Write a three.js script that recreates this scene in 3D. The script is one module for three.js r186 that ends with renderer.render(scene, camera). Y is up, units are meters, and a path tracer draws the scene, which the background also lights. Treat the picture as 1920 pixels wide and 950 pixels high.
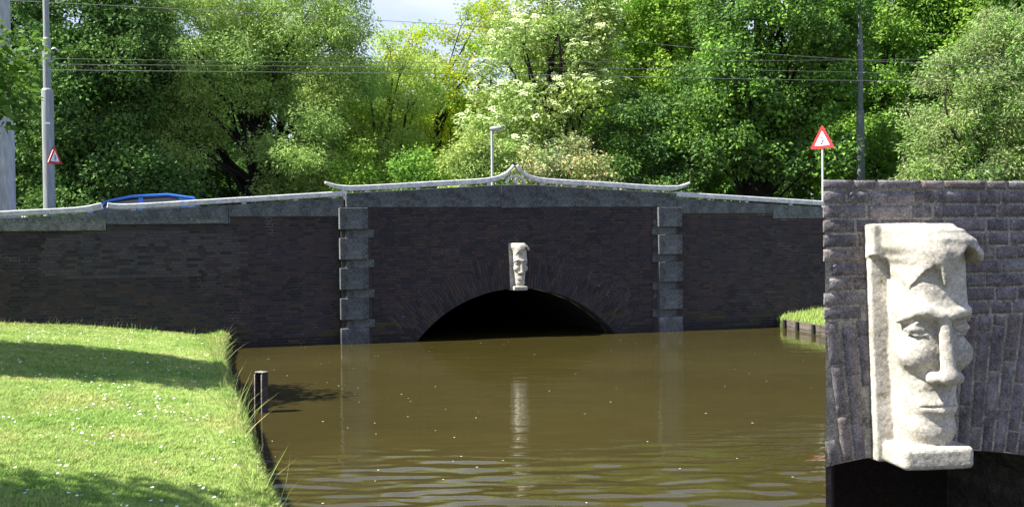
import * as THREE from 'three';
import { RoundedBoxGeometry } from 'three/addons/geometries/RoundedBoxGeometry.js';
import { mergeGeometries, toCreasedNormals } from 'three/addons/utils/BufferGeometryUtils.js';
import { ImprovedNoise } from 'three/addons/math/ImprovedNoise.js';

// ------------------------------------------------------------------ camera, sky, sun, exposure
const scene = new THREE.Scene();
const camera = new THREE.PerspectiveCamera(2 * Math.atan(475 / 1900) * 180 / Math.PI, 1024 / 506, 0.1, 2000);
camera.position.set(0, 2.2, 0);
camera.rotation.order = 'XYZ';
camera.rotation.set(-Math.atan(29 / 1900), 0, -0.011);
const SUN = new THREE.Vector3(-1, 1.24, 0.235).normalize();
// hazy summer sky with thin broken cloud, the same all round
{
  const w = 1024, h = 512, d = new Float32Array(w * h * 4), nz = new ImprovedNoise(), f = (x, y, z) => { let v = 0, g = 0.5, k = 1; for (let i = 0; i < 5; i++) { v += g * nz.noise(x * k, y * k, z * k); g *= 0.5; k *= 2.1; } return v; };
  for (let j = 0; j < h; j++) for (let i = 0; i < w; i++) {
    const el = ((j + 0.5) / h - 0.5) * Math.PI, az = (i + 0.5) / w * Math.PI * 2, e = Math.max(0, Math.sin(el)), t = Math.pow(e, 0.45), cx = Math.cos(az) * Math.cos(el), cz = Math.sin(az) * Math.cos(el);
    let c = [0.4 - 0.355 * t, 0.43 - 0.335 * t, 0.48 - 0.2 * t];
    const q = f(cx * 2.2 / (e + 0.35), 3.1, cz * 2.2 / (e + 0.35)), m = Math.min(1, Math.max(0, (q + 0.02) / 0.3)) * 0.6, cl = [0.4, 0.405, 0.415];
    c = c.map((v, k) => v + (cl[k] - v) * m);
    d.set([c[0], c[1], c[2], 1], (j * w + i) * 4);
  }
  const t = new THREE.DataTexture(d, w, h, THREE.RGBAFormat, THREE.FloatType); t.mapping = THREE.EquirectangularReflectionMapping; t.magFilter = t.minFilter = THREE.LinearFilter; t.needsUpdate = true;
  scene.background = t; scene.environment = t;
}
const sun = new THREE.DirectionalLight(new THREE.Color(1.0, 0.95, 0.86), 5);
sun.position.copy(SUN).multiplyScalar(90).add(new THREE.Vector3(0, 0, -20)); sun.target.position.set(0, 0, -20);
sun.castShadow = true; sun.shadow.radius = 1; sun.shadow.mapSize.set(4096, 4096);
Object.assign(sun.shadow.camera, { left: -45, right: 45, top: 45, bottom: -45, near: 1, far: 220 });
scene.add(sun, sun.target);
const renderer = new THREE.WebGLRenderer({ antialias: true });
renderer.toneMapping = THREE.LinearToneMapping;
renderer.toneMappingExposure = 3.3;
renderer.shadowMap.enabled = true;

// ------------------------------------------------------------------ helpers
function rng(seed) { let s = seed >>> 0; return () => { s = (s + 0x6D2B79F5) | 0; let t = Math.imul(s ^ (s >>> 15), 1 | s); t = (t + Math.imul(t ^ (t >>> 7), 61 | t)) ^ t; return ((t ^ (t >>> 14)) >>> 0) / 4294967296; }; }
const R0 = rng(7);
const noise = new ImprovedNoise();
const fbm = (x, y, z, o = 4) => { let a = 0, w = 0.5, f = 1; for (let i = 0; i < o; i++) { a += w * noise.noise(x * f, y * f, z * f); w *= 0.5; f *= 2.03; } return a; };
const clamp = (v, a, b) => Math.min(b, Math.max(a, v));
const lerp = (a, b, t) => a + (b - a) * t;
const smooth = (a, b, v) => { const t = clamp((v - a) / (b - a), 0, 1); return t * t * (3 - 2 * t); };
const C = (r, g, b) => new THREE.Color().setRGB(r, g, b);
const names = new Map();
function numbered(n) { const k = names.get(n) || 0; names.set(n, k + 1); return k ? n + '_' + String(k).padStart(3, '0') : n; }
function mesh(name, geo, mat, parent) { const m = new THREE.Mesh(geo, mat); m.name = name; m.castShadow = m.receiveShadow = true; (parent || scene).add(m); return m; }
function thing(name, label, category, pos = [0, 0, 0], turn = 0, group) {
  const o = new THREE.Group(); o.name = numbered(name); o.position.set(...pos); o.rotation.y = turn;
  o.userData = { label, category }; if (group) o.userData.group = group; scene.add(o); return o;
}
function struct(name, geo, mat) { const m = mesh(name, geo, mat); m.userData.kind = 'structure'; return m; }
// a tiling noise map: periodic value noise so that it repeats without seams
function tileNoise(size, base, oct, seed) {
  const r = rng(seed), out = new Float32Array(size * size); let amp = 1, tot = 0;
  for (let o = 0; o < oct; o++) {
    const n = base << o; const g = new Float32Array(n * n); for (let i = 0; i < g.length; i++) g[i] = r();
    for (let y = 0; y < size; y++) for (let x = 0; x < size; x++) {
      const fx = x / size * n, fy = y / size * n, ix = Math.floor(fx), iy = Math.floor(fy); let tx = fx - ix, ty = fy - iy;
      tx = tx * tx * (3 - 2 * tx); ty = ty * ty * (3 - 2 * ty);
      const a = g[(iy % n) * n + ix % n], b = g[(iy % n) * n + (ix + 1) % n], c = g[((iy + 1) % n) * n + ix % n], d = g[((iy + 1) % n) * n + (ix + 1) % n];
      out[y * size + x] += amp * (a + (b - a) * tx + (c - a) * ty + (a - b - c + d) * tx * ty);
    }
    tot += amp; amp *= 0.62;
  }
  for (let i = 0; i < out.length; i++) out[i] /= tot;
  return out;
}
function tex(size, fn, srgb) {
  const d = new Uint8Array(size * size * 4);
  for (let i = 0; i < size * size; i++) { const c = fn(i); d[i * 4] = clamp(c[0], 0, 1) * 255; d[i * 4 + 1] = clamp(c[1], 0, 1) * 255; d[i * 4 + 2] = clamp(c[2], 0, 1) * 255; d[i * 4 + 3] = 255; }
  const t = new THREE.DataTexture(d, size, size); t.wrapS = t.wrapT = THREE.RepeatWrapping; t.magFilter = THREE.LinearFilter; t.minFilter = THREE.LinearFilter;
  if (srgb) t.colorSpace = THREE.SRGBColorSpace; t.needsUpdate = true; return t;
}
function rep(t, x, y = x) { const c = t.clone(); c.repeat.set(x, y); c.needsUpdate = true; return c; }
const nF = tileNoise(512, 64, 3, 11), nM = tileNoise(512, 12, 5, 12), nC = tileNoise(512, 4, 5, 13);
const grainBump = tex(512, i => { const v = 0.6 * nF[i] + 0.4 * nM[i]; return [v, v, v]; });
const stoneMap = tex(512, i => { const v = 0.62 + 0.55 * (nF[i] - 0.5) + 0.42 * (nC[i] - 0.5) + 0.25 * (nM[i] - 0.5); return [v, v, v]; }, true);
const fineMap = tex(512, i => { const v = 0.82 + 0.3 * (nF[i] - 0.5) + 0.34 * (nM[i] - 0.5); return [v, v * 0.995, v * 0.985]; }, true);
const std = (o) => new THREE.MeshStandardMaterial(o);
// box whose uv is in metres
function boxUV(g, s = 1) {
  const p = g.attributes.position, n = g.attributes.normal, uv = new Float32Array(p.count * 2);
  for (let i = 0; i < p.count; i++) {
    const ax = Math.abs(n.getX(i)), ay = Math.abs(n.getY(i)), az = Math.abs(n.getZ(i)), x = p.getX(i), y = p.getY(i), z = p.getZ(i);
    if (az >= ax && az >= ay) { uv[2 * i] = x * s; uv[2 * i + 1] = y * s; } else if (ax >= ay) { uv[2 * i] = z * s; uv[2 * i + 1] = y * s; } else { uv[2 * i] = x * s; uv[2 * i + 1] = z * s; }
  }
  g.setAttribute('uv', new THREE.BufferAttribute(uv, 2)); return g;
}
function rbox(w, h, d, r = 0.01, seg = 2) { return boxUV(new RoundedBoxGeometry(w, h, d, seg, r)); }
function at(g, x, y, z) { g.translate(x, y, z); return g; }
// triangles from raw arrays, flat shaded
function rawGeo(pos, extra = {}) { const g = new THREE.BufferGeometry(); g.setAttribute('position', new THREE.Float32BufferAttribute(pos, 3)); for (const k in extra) g.setAttribute(k, new THREE.Float32BufferAttribute(extra[k], k === 'uv' ? 2 : 3)); g.computeVertexNormals(); return g; }
// prism: outline in x/y extruded along -z from z1 to z0
function prism(pts, z0, z1, bevel = 0) {
  const s = new THREE.Shape(pts.map(p => new THREE.Vector2(p[0], p[1])));
  const g = new THREE.ExtrudeGeometry(s, { depth: z1 - z0 - 2 * bevel, bevelEnabled: bevel > 0, bevelThickness: bevel, bevelSize: bevel, bevelOffset: -bevel, bevelSegments: 2, curveSegments: 24 });
  g.translate(0, 0, z0 + bevel); return boxUV(g);
}
// bent flat bar through (u, y, halfHeight) points, in the x/y plane
function bar(pts, z0, z1) {
  const top = [], bot = [];
  pts.forEach(([x, y, h], i) => {
    const a = pts[Math.max(0, i - 1)], b = pts[Math.min(pts.length - 1, i + 1)]; let nx = -(b[1] - a[1]), ny = b[0] - a[0]; const l = Math.hypot(nx, ny) || 1; nx /= l; ny /= l;
    top.push([x + nx * h, y + ny * h]); bot.push([x - nx * h, y - ny * h]);
  });
  return prism([...bot, ...top.reverse()], z0, z1, 0.02);
}
function curveBar(ctrl, n, hAt, z0, z1) {
  const c = new THREE.CatmullRomCurve3(ctrl.map(p => new THREE.Vector3(p[0], p[1], 0)), false, 'centripetal');
  return bar(c.getSpacedPoints(n).map((p, i) => [p.x, p.y, hAt(i / n)]), z0, z1);
}
// tapered tube along points with radii
function taper(points, radii, sides = 7) {
  const pos = [], idx = [], uv = []; const T = new THREE.Vector3(), A = new THREE.Vector3(), B = new THREE.Vector3(); let len = 0;
  points.forEach((p, i) => {
    const a = points[Math.max(0, i - 1)], b = points[Math.min(points.length - 1, i + 1)]; T.subVectors(b, a).normalize();
    A.set(Math.abs(T.y) > 0.9 ? 1 : 0, Math.abs(T.y) > 0.9 ? 0 : 1, 0).cross(T).normalize(); B.crossVectors(T, A);
    if (i) len += p.distanceTo(points[i - 1]);
    for (let k = 0; k <= sides; k++) { const t = k / sides * Math.PI * 2, c = Math.cos(t) * radii[i], s = Math.sin(t) * radii[i]; pos.push(p.x + A.x * c + B.x * s, p.y + A.y * c + B.y * s, p.z + A.z * c + B.z * s); uv.push(k / sides * 2, len); }
  });
  for (let i = 0; i < points.length - 1; i++) for (let k = 0; k < sides; k++) { const a = i * (sides + 1) + k, b = a + sides + 1; idx.push(a, a + 1, b, b, a + 1, b + 1); }
  const g = new THREE.BufferGeometry(); g.setAttribute('position', new THREE.Float32BufferAttribute(pos, 3)); g.setAttribute('uv', new THREE.Float32BufferAttribute(uv, 2)); g.setIndex(idx); g.computeVertexNormals(); return g;
}
const V = (x, y, z) => new THREE.Vector3(x, y, z);

// ------------------------------------------------------------------ bridge frame (u along the wall, y up, z out of the wall towards the viewer)
const BA = V(-3.62, 0, -21.36), BT = 0.289, XC = 3.92;
const toW = (u, y, z) => V(BA.x + u * Math.cos(BT) + z * Math.sin(BT), y, BA.z - u * Math.sin(BT) + z * Math.cos(BT));
const roadY = u => Math.max(1.72, 2.42 - 0.066 * Math.sqrt((u - XC) * (u - XC) + 1));

// ------------------------------------------------------------------ setting: ground, road, water, banks
const soilMat = std({ color: C(0.1, 0.14, 0.03), roughness: 1, map: rep(stoneMap, 1), bumpMap: rep(grainBump, 1), bumpScale: 0.01 });
{
  const pts = [], L = (u, z, y) => { const w = toW(u, y, z); return [w.x, w.y, w.z]; };
  const quad = (arr, a, b, c, d) => arr.push(...a, ...b, ...c, ...a, ...c, ...d);
  const g0 = [], rd = [], pv = [];
  for (let u = -200; u < 200; u += 4) {
    quad(g0, L(u, -14.6, 1.7), L(u + 4, -14.6, 1.7), L(u + 4, -420, 1.7), L(u, -420, 1.7));
    const us = Math.abs(u) < 40 ? 4 : 1;
    for (let k = 0; k < us; k++) { const a = u + 4 * k / us, b = u + 4 * (k + 1) / us;
      quad(rd, L(a, -2.4, roadY(a)), L(b, -2.4, roadY(b)), L(b, -12.2, roadY(b)), L(a, -12.2, roadY(a)));
      for (const [zn, zf] of [[-0.36, -2.4], [-12.2, -14.6]]) { quad(pv, L(a, zn, roadY(a) + 0.12), L(b, zn, roadY(b) + 0.12), L(b, zf, roadY(b) + 0.12), L(a, zf, roadY(a) + 0.12)); const zk = zn > -5 ? zf : zn; quad(pv, L(a, zk, roadY(a) - 0.02), L(b, zk, roadY(b) - 0.02), L(b, zk, roadY(b) + 0.12), L(a, zk, roadY(a) + 0.12)); }
      quad(pv, L(a, -14.6, 1.5), L(b, -14.6, 1.5), L(b, -14.6, roadY(b) + 0.12), L(a, -14.6, roadY(a) + 0.12)); }
  }
  const xzUV = g => { const p = g.attributes.position, uv = new Float32Array(p.count * 2); for (let i = 0; i < p.count; i++) { uv[2 * i] = p.getX(i) * 0.5; uv[2 * i + 1] = p.getZ(i) * 0.5; } g.setAttribute('uv', new THREE.BufferAttribute(uv, 2)); return g; };
  struct('ground', xzUV(rawGeo(g0)), soilMat);
  struct('road', xzUV(rawGeo(rd)), std({ color: C(0.075, 0.075, 0.078), roughness: 0.95, map: stoneMap }));
  struct('pavement', xzUV(rawGeo(pv)), std({ color: C(0.26, 0.25, 0.24), roughness: 0.95, map: stoneMap }));
  const bed = new THREE.PlaneGeometry(400, 240); bed.rotateX(-Math.PI / 2); bed.translate(0, -1.1, 90);
  struct('canal_bed', bed, std({ color: C(0.05, 0.04, 0.02), roughness: 1 }));
}
// bank edge x(z)
const EDGE = [[-27, -7.9], [-21.3, -6.05], [-18.2, -5.32], [-16.7, -4.85], [-14.67, -4.21], [-12.62, -3.52], [-10.74, -2.91], [-8.89, -2.33], [-7.92, -1.99], [-7.28, -1.77], [-5, -0.75], [-2, 0.45], [3, 2.2], [40, 9]];
function edgeX(z) { for (let i = 1; i < EDGE.length; i++) if (z <= EDGE[i][0]) { const a = EDGE[i - 1], b = EDGE[i]; return lerp(a[1], b[1], (z - a[0]) / (b[0] - a[0])) + 0.05 * noise.noise(z * 1.3, 3, 0); } return 9; }
function bankY(d, z) { return 0.26 - 0.12 * (1 - smooth(-20, -14, z)) * smooth(0, 0.6, d) + 0.6 * (1 - Math.exp(-0.33 * d)) + 0.035 * noise.noise(d * 0.7, z * 0.7, 5) + 0.012 * noise.noise(d * 3, z * 3, 8); }
const redgeX = z => 6.41 + (z + 24.05) * 0.196;
{
  const build = (cols, rows, fx, fy) => {
    const pos = [], idx = [], uv = [];
    rows.forEach((z, i) => cols.forEach((d, j) => { const x = fx(d, z), y = fy(d, z); pos.push(x, y, z); uv.push(x * 0.8, (z + y) * 0.8); if (i && j) { const a = i * cols.length + j, b = a - 1, c = a - cols.length, e = c - 1; idx.push(e, b, c, c, b, a); } }));
    const g = new THREE.BufferGeometry(); g.setAttribute('position', new THREE.Float32BufferAttribute(pos, 3)); g.setAttribute('uv', new THREE.Float32BufferAttribute(uv, 2)); g.setIndex(idx); g.computeVertexNormals(); return g;
  };
  const rows = []; for (let z = -27; z < -4; z += 0.12) rows.push(z); for (let z = -4; z < 40; z += 1) rows.push(z);
  const cols = [-0.16, -0.1, -0.03, 0.02, 0.08, 0.16]; for (let d = 0.3; d < 8; d += 0.14) cols.push(d); cols.push(9, 11, 14, 20, 40, 90);
  const fy = (d, z) => d < -0.12 ? -1.2 : d < -0.06 ? -0.1 : d < 0 ? 0.12 : d < 0.05 ? 0.22 : bankY(d, z);
  struct('grass_bank', build(cols, rows, (d, z) => edgeX(z) - d + (d < 0.05 ? 0.05 * noise.noise(z * 4, d * 9, 1) : 0), fy), soilMat);
  const rc = [-0.02, 0.0, 0.3, 0.7, 1.2, 2, 4, 8, 20, 90], rr = []; for (let z = -27.5; z < 40; z += z < -18 ? 0.4 : 2) rr.push(z);
  const g = build(rc.slice().reverse(), rr, (d, z) => redgeX(z) + 0.06 + d, (d, z) => d < -0.01 ? -1.2 : 0.17 + 0.5 * (1 - Math.exp(-0.4 * d)) + 0.02 * noise.noise(d * 2, z * 2, 4));
  struct('grass_bank_right', g, soilMat);
}
// water: one sheet with real ripples, stirred by the breeze on the near stretch
{
  const xs = [], zs = [];
  for (const x of [-90, -50, -30, -20, -14, -10]) xs.push(x); for (let x = -8; x < 9; x += 0.06) xs.push(x); for (const x of [9, 10, 12, 15, 20, 30, 50, 90]) xs.push(x);
  for (const z of [-48, -42, -36, -32, -29]) zs.push(z); for (let z = -27; z < -14; z += 0.07) zs.push(z); for (let z = -14; z < -6; z += 0.03) zs.push(z); for (let z = -6; z < 2; z += 0.1) zs.push(z); for (const z of [2, 4, 8, 15, 30, 80]) zs.push(z);
  const pos = new Float32Array(xs.length * zs.length * 3), uv = new Float32Array(xs.length * zs.length * 2), idx = []; let k = 0;
  zs.forEach((z, i) => xs.forEach((x, j) => {
    const br = 0.02 + 0.98 * smooth(-11.2, -8.4, z + 0.9 * noise.noise(x * 0.35, z * 0.2, 2) + 0.13 * x) * (0.55 + 0.75 * Math.abs(fbm(x * 0.3, z * 0.4, 9, 2)) * 2);
    const w = 0.026 * noise.noise(x * 1.5 + 0.6 * z, z * 5.2, 0.3) + 0.011 * noise.noise(x * 3.1, z * 9.4 - x, 4.1) + 0.0024 * noise.noise(x * 7, z * 18, 7.7);
    const calm = 0.0019 * noise.noise(x * 1.1, z * 3.1, 1.9) + 0.0016 * noise.noise(x * 3.7, z * 9.5, 6.2);
    pos[3 * k] = x; pos[3 * k + 1] = (Math.abs(x) < 9 && z > -27 && z < 2) ? w * br + calm : 0; pos[3 * k + 2] = z; uv[2 * k] = x / 3; uv[2 * k + 1] = z / 3; k++;
    if (i && j) { const a = i * xs.length + j, b = a - 1, c = a - xs.length, e = c - 1; idx.push(e, b, c, c, b, a); }
  }));
  const g = new THREE.BufferGeometry(); g.setAttribute('position', new THREE.BufferAttribute(pos, 3)); g.setAttribute('uv', new THREE.BufferAttribute(uv, 2)); g.setIndex(idx); g.computeVertexNormals();
  const silt = tex(512, i => { const v = 0.9 + 0.22 * (nC[i] - 0.5) + 0.06 * (nF[i] - 0.5); return [v, v, v * 0.98]; }, true);
  struct('canal_water', g, new THREE.MeshPhysicalMaterial({ color: C(0.05, 0.0415, 0.0118), map: rep(silt, 0.25), roughness: 0.035, ior: 1.33, bumpMap: rep(grainBump, 1, 2.2), bumpScale: 0.0009 }));
}

// ------------------------------------------------------------------ bridge
const bridge = thing('brick_bridge', 'dark brick arch bridge with stone quoins, concrete coping and carved keystone head over the canal', 'bridge', [BA.x, 0, BA.z], BT);
const concrete = (r, g, b) => std({ color: C(r, g, b), roughness: 0.95, map: stoneMap, bumpMap: rep(grainBump, 2), bumpScale: 0.006 });
const copeMat = [concrete(0.288, 0.312, 0.312), concrete(0.336, 0.360, 0.360), concrete(0.264, 0.288, 0.291)], copePale = concrete(0.42, 0.43, 0.38), quoinMat = [concrete(0.296, 0.320, 0.320), concrete(0.248, 0.272, 0.275), concrete(0.328, 0.344, 0.344)];
const AR = 2.985, AY = 1.08 - AR, HALF = 2.31;                   // arch: radius, centre height, half span
const limeMap = tex(512, i => { const l = smooth(0.54, 0.7, nF[i] * 0.45 + nM[i] * 0.55), v = lerp(0.46, 0.74, l); return [v, v * 0.98, v * 0.95]; }, true);
const mortarMat = std({ color: C(0.3, 0.28, 0.26), roughness: 1, map: rep(limeMap, 0.117, 0.131) });
const BRICK = [];                                               // palettes: plain, pale scrubbed film, algae, damp dark
const tones = [
  [[0.058, 0.040, 0.044], [0.038, 0.031, 0.042], [0.066, 0.042, 0.041], [0.028, 0.024, 0.032], [0.078, 0.05, 0.047], [0.044, 0.038, 0.05]],
  [[0.092, 0.078, 0.08], [0.08, 0.07, 0.08], [0.1, 0.082, 0.08], [0.07, 0.064, 0.075], [0.096, 0.084, 0.088], [0.076, 0.072, 0.084]],
  [[0.0723, 0.0663, 0.0187], [0.0561, 0.0595, 0.0221], [0.0850, 0.0748, 0.0170], [0.0467, 0.0493, 0.0238], [0.0629, 0.0561, 0.0255], [0.0510, 0.0425, 0.0255]],
  [[0.0238, 0.0195, 0.0179], [0.0204, 0.0179, 0.0170], [0.0272, 0.0213, 0.0187], [0.0221, 0.0221, 0.0170], [0.0255, 0.0187, 0.0187], [0.0187, 0.0170, 0.0187]],
];
for (const pal of tones) BRICK.push(pal.map(c => std({ color: C(...c), roughness: 0.85, map: fineMap })));
const brickStuffMat = std({ color: 0xffffff, vertexColors: true, roughness: 0.85, map: fineMap });
// unit-chamfer brick: front face at z = d, chamfered; sits on z = 0
function brickTris(l, h, d, c = 0.003) {
  const f = [[c, c], [l - c, c], [l - c, h - c], [c, h - c]], e = [[0, 0], [l, 0], [l, h], [0, h]], p = [];
  p.push(...f[0], d, ...f[1], d, ...f[2], d, ...f[0], d, ...f[2], d, ...f[3], d);
  for (let i = 0; i < 4; i++) { const j = (i + 1) % 4; p.push(...e[i], d - c, ...e[j], d - c, ...f[j], d, ...e[i], d - c, ...f[j], d, ...f[i], d, ...e[i], 0, ...e[j], 0, ...e[j], d - c, ...e[i], 0, ...e[j], d - c, ...e[i], d - c); }
  return p;
}
const PITCH = 0.0625, JT = 0.011, BH = PITCH - JT, ST = 0.21, HD = 0.1, PROUD = 0.012;
const ringHalf = y => { const q = y - AY; if (y > 1.742) return 0; const a = y > 1.43 ? 17 : y > 1.117 ? 27.9 : y > 0.867 ? 37.2 : y > 0.555 ? 45 : 50.5; return q * Math.tan(a * Math.PI / 180); };
function brickKind(u, y, r) {
  const n = fbm(u * 1.3, y * 1.3, 3.3, 3);
  // scrubbed patch on the approach wall, with an uneven rim
  const px = (u + 3.93) / 1.95, py = (y - 1.92) / 0.47, e = Math.pow(Math.abs(px), 3.5) + Math.pow(Math.abs(py), 3.5) + 0.5 * n;
  if (u < -1.5 && e < 1.0 && r() < (e > 0.55 ? 0.95 : 0.6)) return 1;
  if (y < 0.42 && y > 0.03 && r() < 1.5 * smooth(0.1, 0.42, fbm(u * 0.9 + 7, y * 2.5, 1, 3) + 0.2) * (u > 0 ? 1 : 0.5)) return 2;
  if (y < 0.16 || (n > 0.2 && r() < 0.5)) return 3;
  return 0;
}
const walls = [];
function brickRows(u0, u1, yTop, skip, zFace, seed) {
  const r = rng(seed), list = [];
  for (let row = 0; row < 56; row++) {
    const y = -0.13 + row * PITCH; if (y > 3.2) break;
    let u = u0 - (row % 2 ? 0.16 : 0) - r() * 0.02, k = row % 2;
    while (u < u1) {
      const l = k++ % 2 ? HD : ST; let a = Math.max(u, u0), b = Math.min(u + l, u1); u += l + JT;
      if (b - a < 0.02) continue;
      const m = (a + b) / 2; if (y + BH > yTop(m)) continue;
      const h = skip ? skip(y + BH / 2) : 0;
      if (h > 0) { const lo = XC - h - 0.008, hi = XC + h + 0.008; if (a > lo && b < hi) continue; if (a < lo && b > lo && m < XC) b = lo; else if (b > hi && a < hi && m > XC) a = hi; if (b - a < 0.02) continue; }
      list.push({ u: a, y, l: b - a, z: zFace - PROUD, d: PROUD + (r() - 0.5) * 0.004, kind: brickKind(m, y, r), tone: Math.floor(r() * 6) });
    }
  }
  return list;
}
const copes = [ // u0, u1, bottom, top at u0, top at u1, material, front z
  [-16, -9.4, 2.3, 2.06 + 0.1, 2.5, 1, -0.1], [-9.396, -4.617, 2.44, 2.5, 2.8, 1, -0.095], [-4.611, -2.266, 2.56, 2.8, 2.945, 0, -0.1], [-2.26, 0.1, 2.70, 2.945, 3.09, 0, -0.1],
  [0.13, 3.53, 2.885, 3.185, 3.375, 0, 0.02], [3.536, 4.364, 2.865, 3.375, 3.375, 2, 0.032], [4.37, 7.78, 2.885, 3.375, 3.2, 0, 0.02],
  [7.81, 10.38, 2.73, 3.09, 2.95, 0, -0.1], [10.386, 13.5, 2.6, 2.95, 2.78, 1, -0.1], [13.506, 18, 2.4, 2.78, 2.53, 0, -0.1], [18.006, 26, 2.0, 2.53, 2.1, 1, -0.1]];
copes.forEach(([a, b, lo, ta, tb, m, z], i) => { const pts = i === 5 ? [[a, lo], [b, lo], [b, tb], [XC, tb + 0.012], [a, ta]] : [[a, lo], [b, lo], [b, tb], [a, ta]]; const s = mesh('coping_slab', prism(pts, -0.42, z, 0.008), i === 1 ? copePale : copeMat[m], bridge); if (i === 1) s.userData.label = 'paler concrete coping slab'; });
mesh('coping_patch', prism([[-3.05, 2.575], [-2.36, 2.575], [-2.4, 2.635], [-2.72, 2.65], [-3.0, 2.69]], -0.105, -0.092, 0.002), copePale, bridge);
const copeBottom = u => { for (const c of copes) if (u >= c[0] - 0.03 && u <= c[1] + 0.03) return c[2]; return 2.0; };
// wall cores (mortar)
{
  const s = new THREE.Shape(); s.moveTo(0.02, -1.2); s.lineTo(XC - HALF - 0.35, -1.2);
  const a0 = Math.acos((-1.2 - AY) / AR > 1 ? 1 : Math.max(-1, (0 - AY) / AR));
  s.lineTo(XC - HALF, -1.2); s.lineTo(XC - AR * Math.sin(a0), 0);
  for (let i = 1; i < 48; i++) { const t = -a0 + 2 * a0 * i / 48; s.lineTo(XC + AR * Math.sin(t), AY + AR * Math.cos(t)); }
  s.lineTo(XC + AR * Math.sin(a0), 0); s.lineTo(XC + HALF, -1.2); s.lineTo(7.83, -1.2); s.lineTo(7.83, 2.91); s.lineTo(0.02, 2.91); s.closePath();
  const g = new THREE.ExtrudeGeometry(s, { depth: 0.55, bevelEnabled: false }); g.translate(0, 0, -0.555 - PROUD + 0.006); mesh('arch_wall', boxUV(g), mortarMat, bridge);
  const left = [[-16, -1.2], [0.05, -1.2], [0.05, 2.73], [-2.24, 2.73], [-2.24, 2.59], [-4.59, 2.59], [-4.59, 2.47], [-9.36, 2.47], [-9.36, 2.33], [-16, 2.33]];
  const right = [[7.8, -1.2], [26, -1.2], [26, 2.03], [18.0, 2.03], [18.0, 2.43], [13.5, 2.43], [13.5, 2.63], [10.37, 2.63], [10.37, 2.76], [7.8, 2.76]];
  mesh('wing_wall', prism(left, -0.62, -0.13 - 0.006), mortarMat, bridge); mesh('wing_wall', prism(right, -0.62, -0.13 - 0.006), mortarMat, bridge);
  // vault behind the face and its closed far end
  const vg = new THREE.CylinderGeometry(AR, AR, 17, 40, 1, true, 0, Math.PI * 2); vg.rotateX(Math.PI / 2); vg.translate(XC, AY, -9.05);
  mesh('vault', boxUV(vg), std({ color: C(0.14, 0.12, 0.11), roughness: 0.9, map: stoneMap, side: THREE.DoubleSide }), bridge);
  mesh('vault_end_wall', at(rbox(6.4, 3, 0.3), XC, 0.2, -17.6), std({ color: C(0.14, 0.12, 0.11), roughness: 0.95, map: stoneMap }), bridge);
}
{
  const all = [...brickRows(0.66, 7.2, () => 2.872, ringHalf, 0, 21), ...brickRows(-11, 0.0, copeBottom, null, -0.13, 22), ...brickRows(7.87, 16, copeBottom, null, -0.13, 23)];
  // the band of the ring reaches the water: leave the mouth of the arch free
  const keep = all.filter(b => { const m = b.u + b.l / 2, y = b.y + BH / 2; return !(b.u > 0 && b.u < 7.8 && y < 0.55 && Math.abs(m - XC) < ringHalf(y) - 0.02); });
  const eye = V(0, 2.2, 0), inv = b => toW(b.u + b.l / 2, b.y, b.z).distanceTo(eye) / (b.l > 0.2 ? 1 : 1.6);
  const cand = keep.filter(b => b.u > -6.6 && b.u < 11.5 && b.y > (b.u < -2.3 ? 0.95 - 0.05 * b.u * 0 : 0.1) && b.l > 0.205).sort((a, b) => inv(a) - inv(b)).slice(0, 300);
  const single = new Set(cand), unit = brickTris(ST, BH, PROUD); const sg = []; for (let v = 0; v < 4; v++) { const uv = []; for (let i = 0; i < unit.length; i += 3) uv.push(unit[i] * 3 + v * 0.37, unit[i + 1] * 3 + v * 0.21); sg.push(rawGeo(unit, { uv })); }
  keep.forEach((b, i) => { if (single.has(b)) { const m = mesh('brick', sg[i % 4], BRICK[b.kind][b.tone], bridge); m.position.set(b.u, b.y, b.z); m.scale.x = b.l / ST; } });
  const pos = [], col = [], uv = [];
  for (const b of keep) if (!single.has(b)) { const t = brickTris(b.l, BH, b.d), c = tones[b.kind][b.tone]; for (let i = 0; i < t.length; i += 3) { pos.push(t[i] + b.u, t[i + 1] + b.y, t[i + 2] + b.z); col.push(...c); uv.push((t[i] + b.u) * 3, (t[i + 1] + b.y) * 3); } }
  const rest = mesh('brickwork', rawGeo(pos, { color: col, uv }), brickStuffMat, bridge); rest.userData.kind = 'stuff';
}
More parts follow.
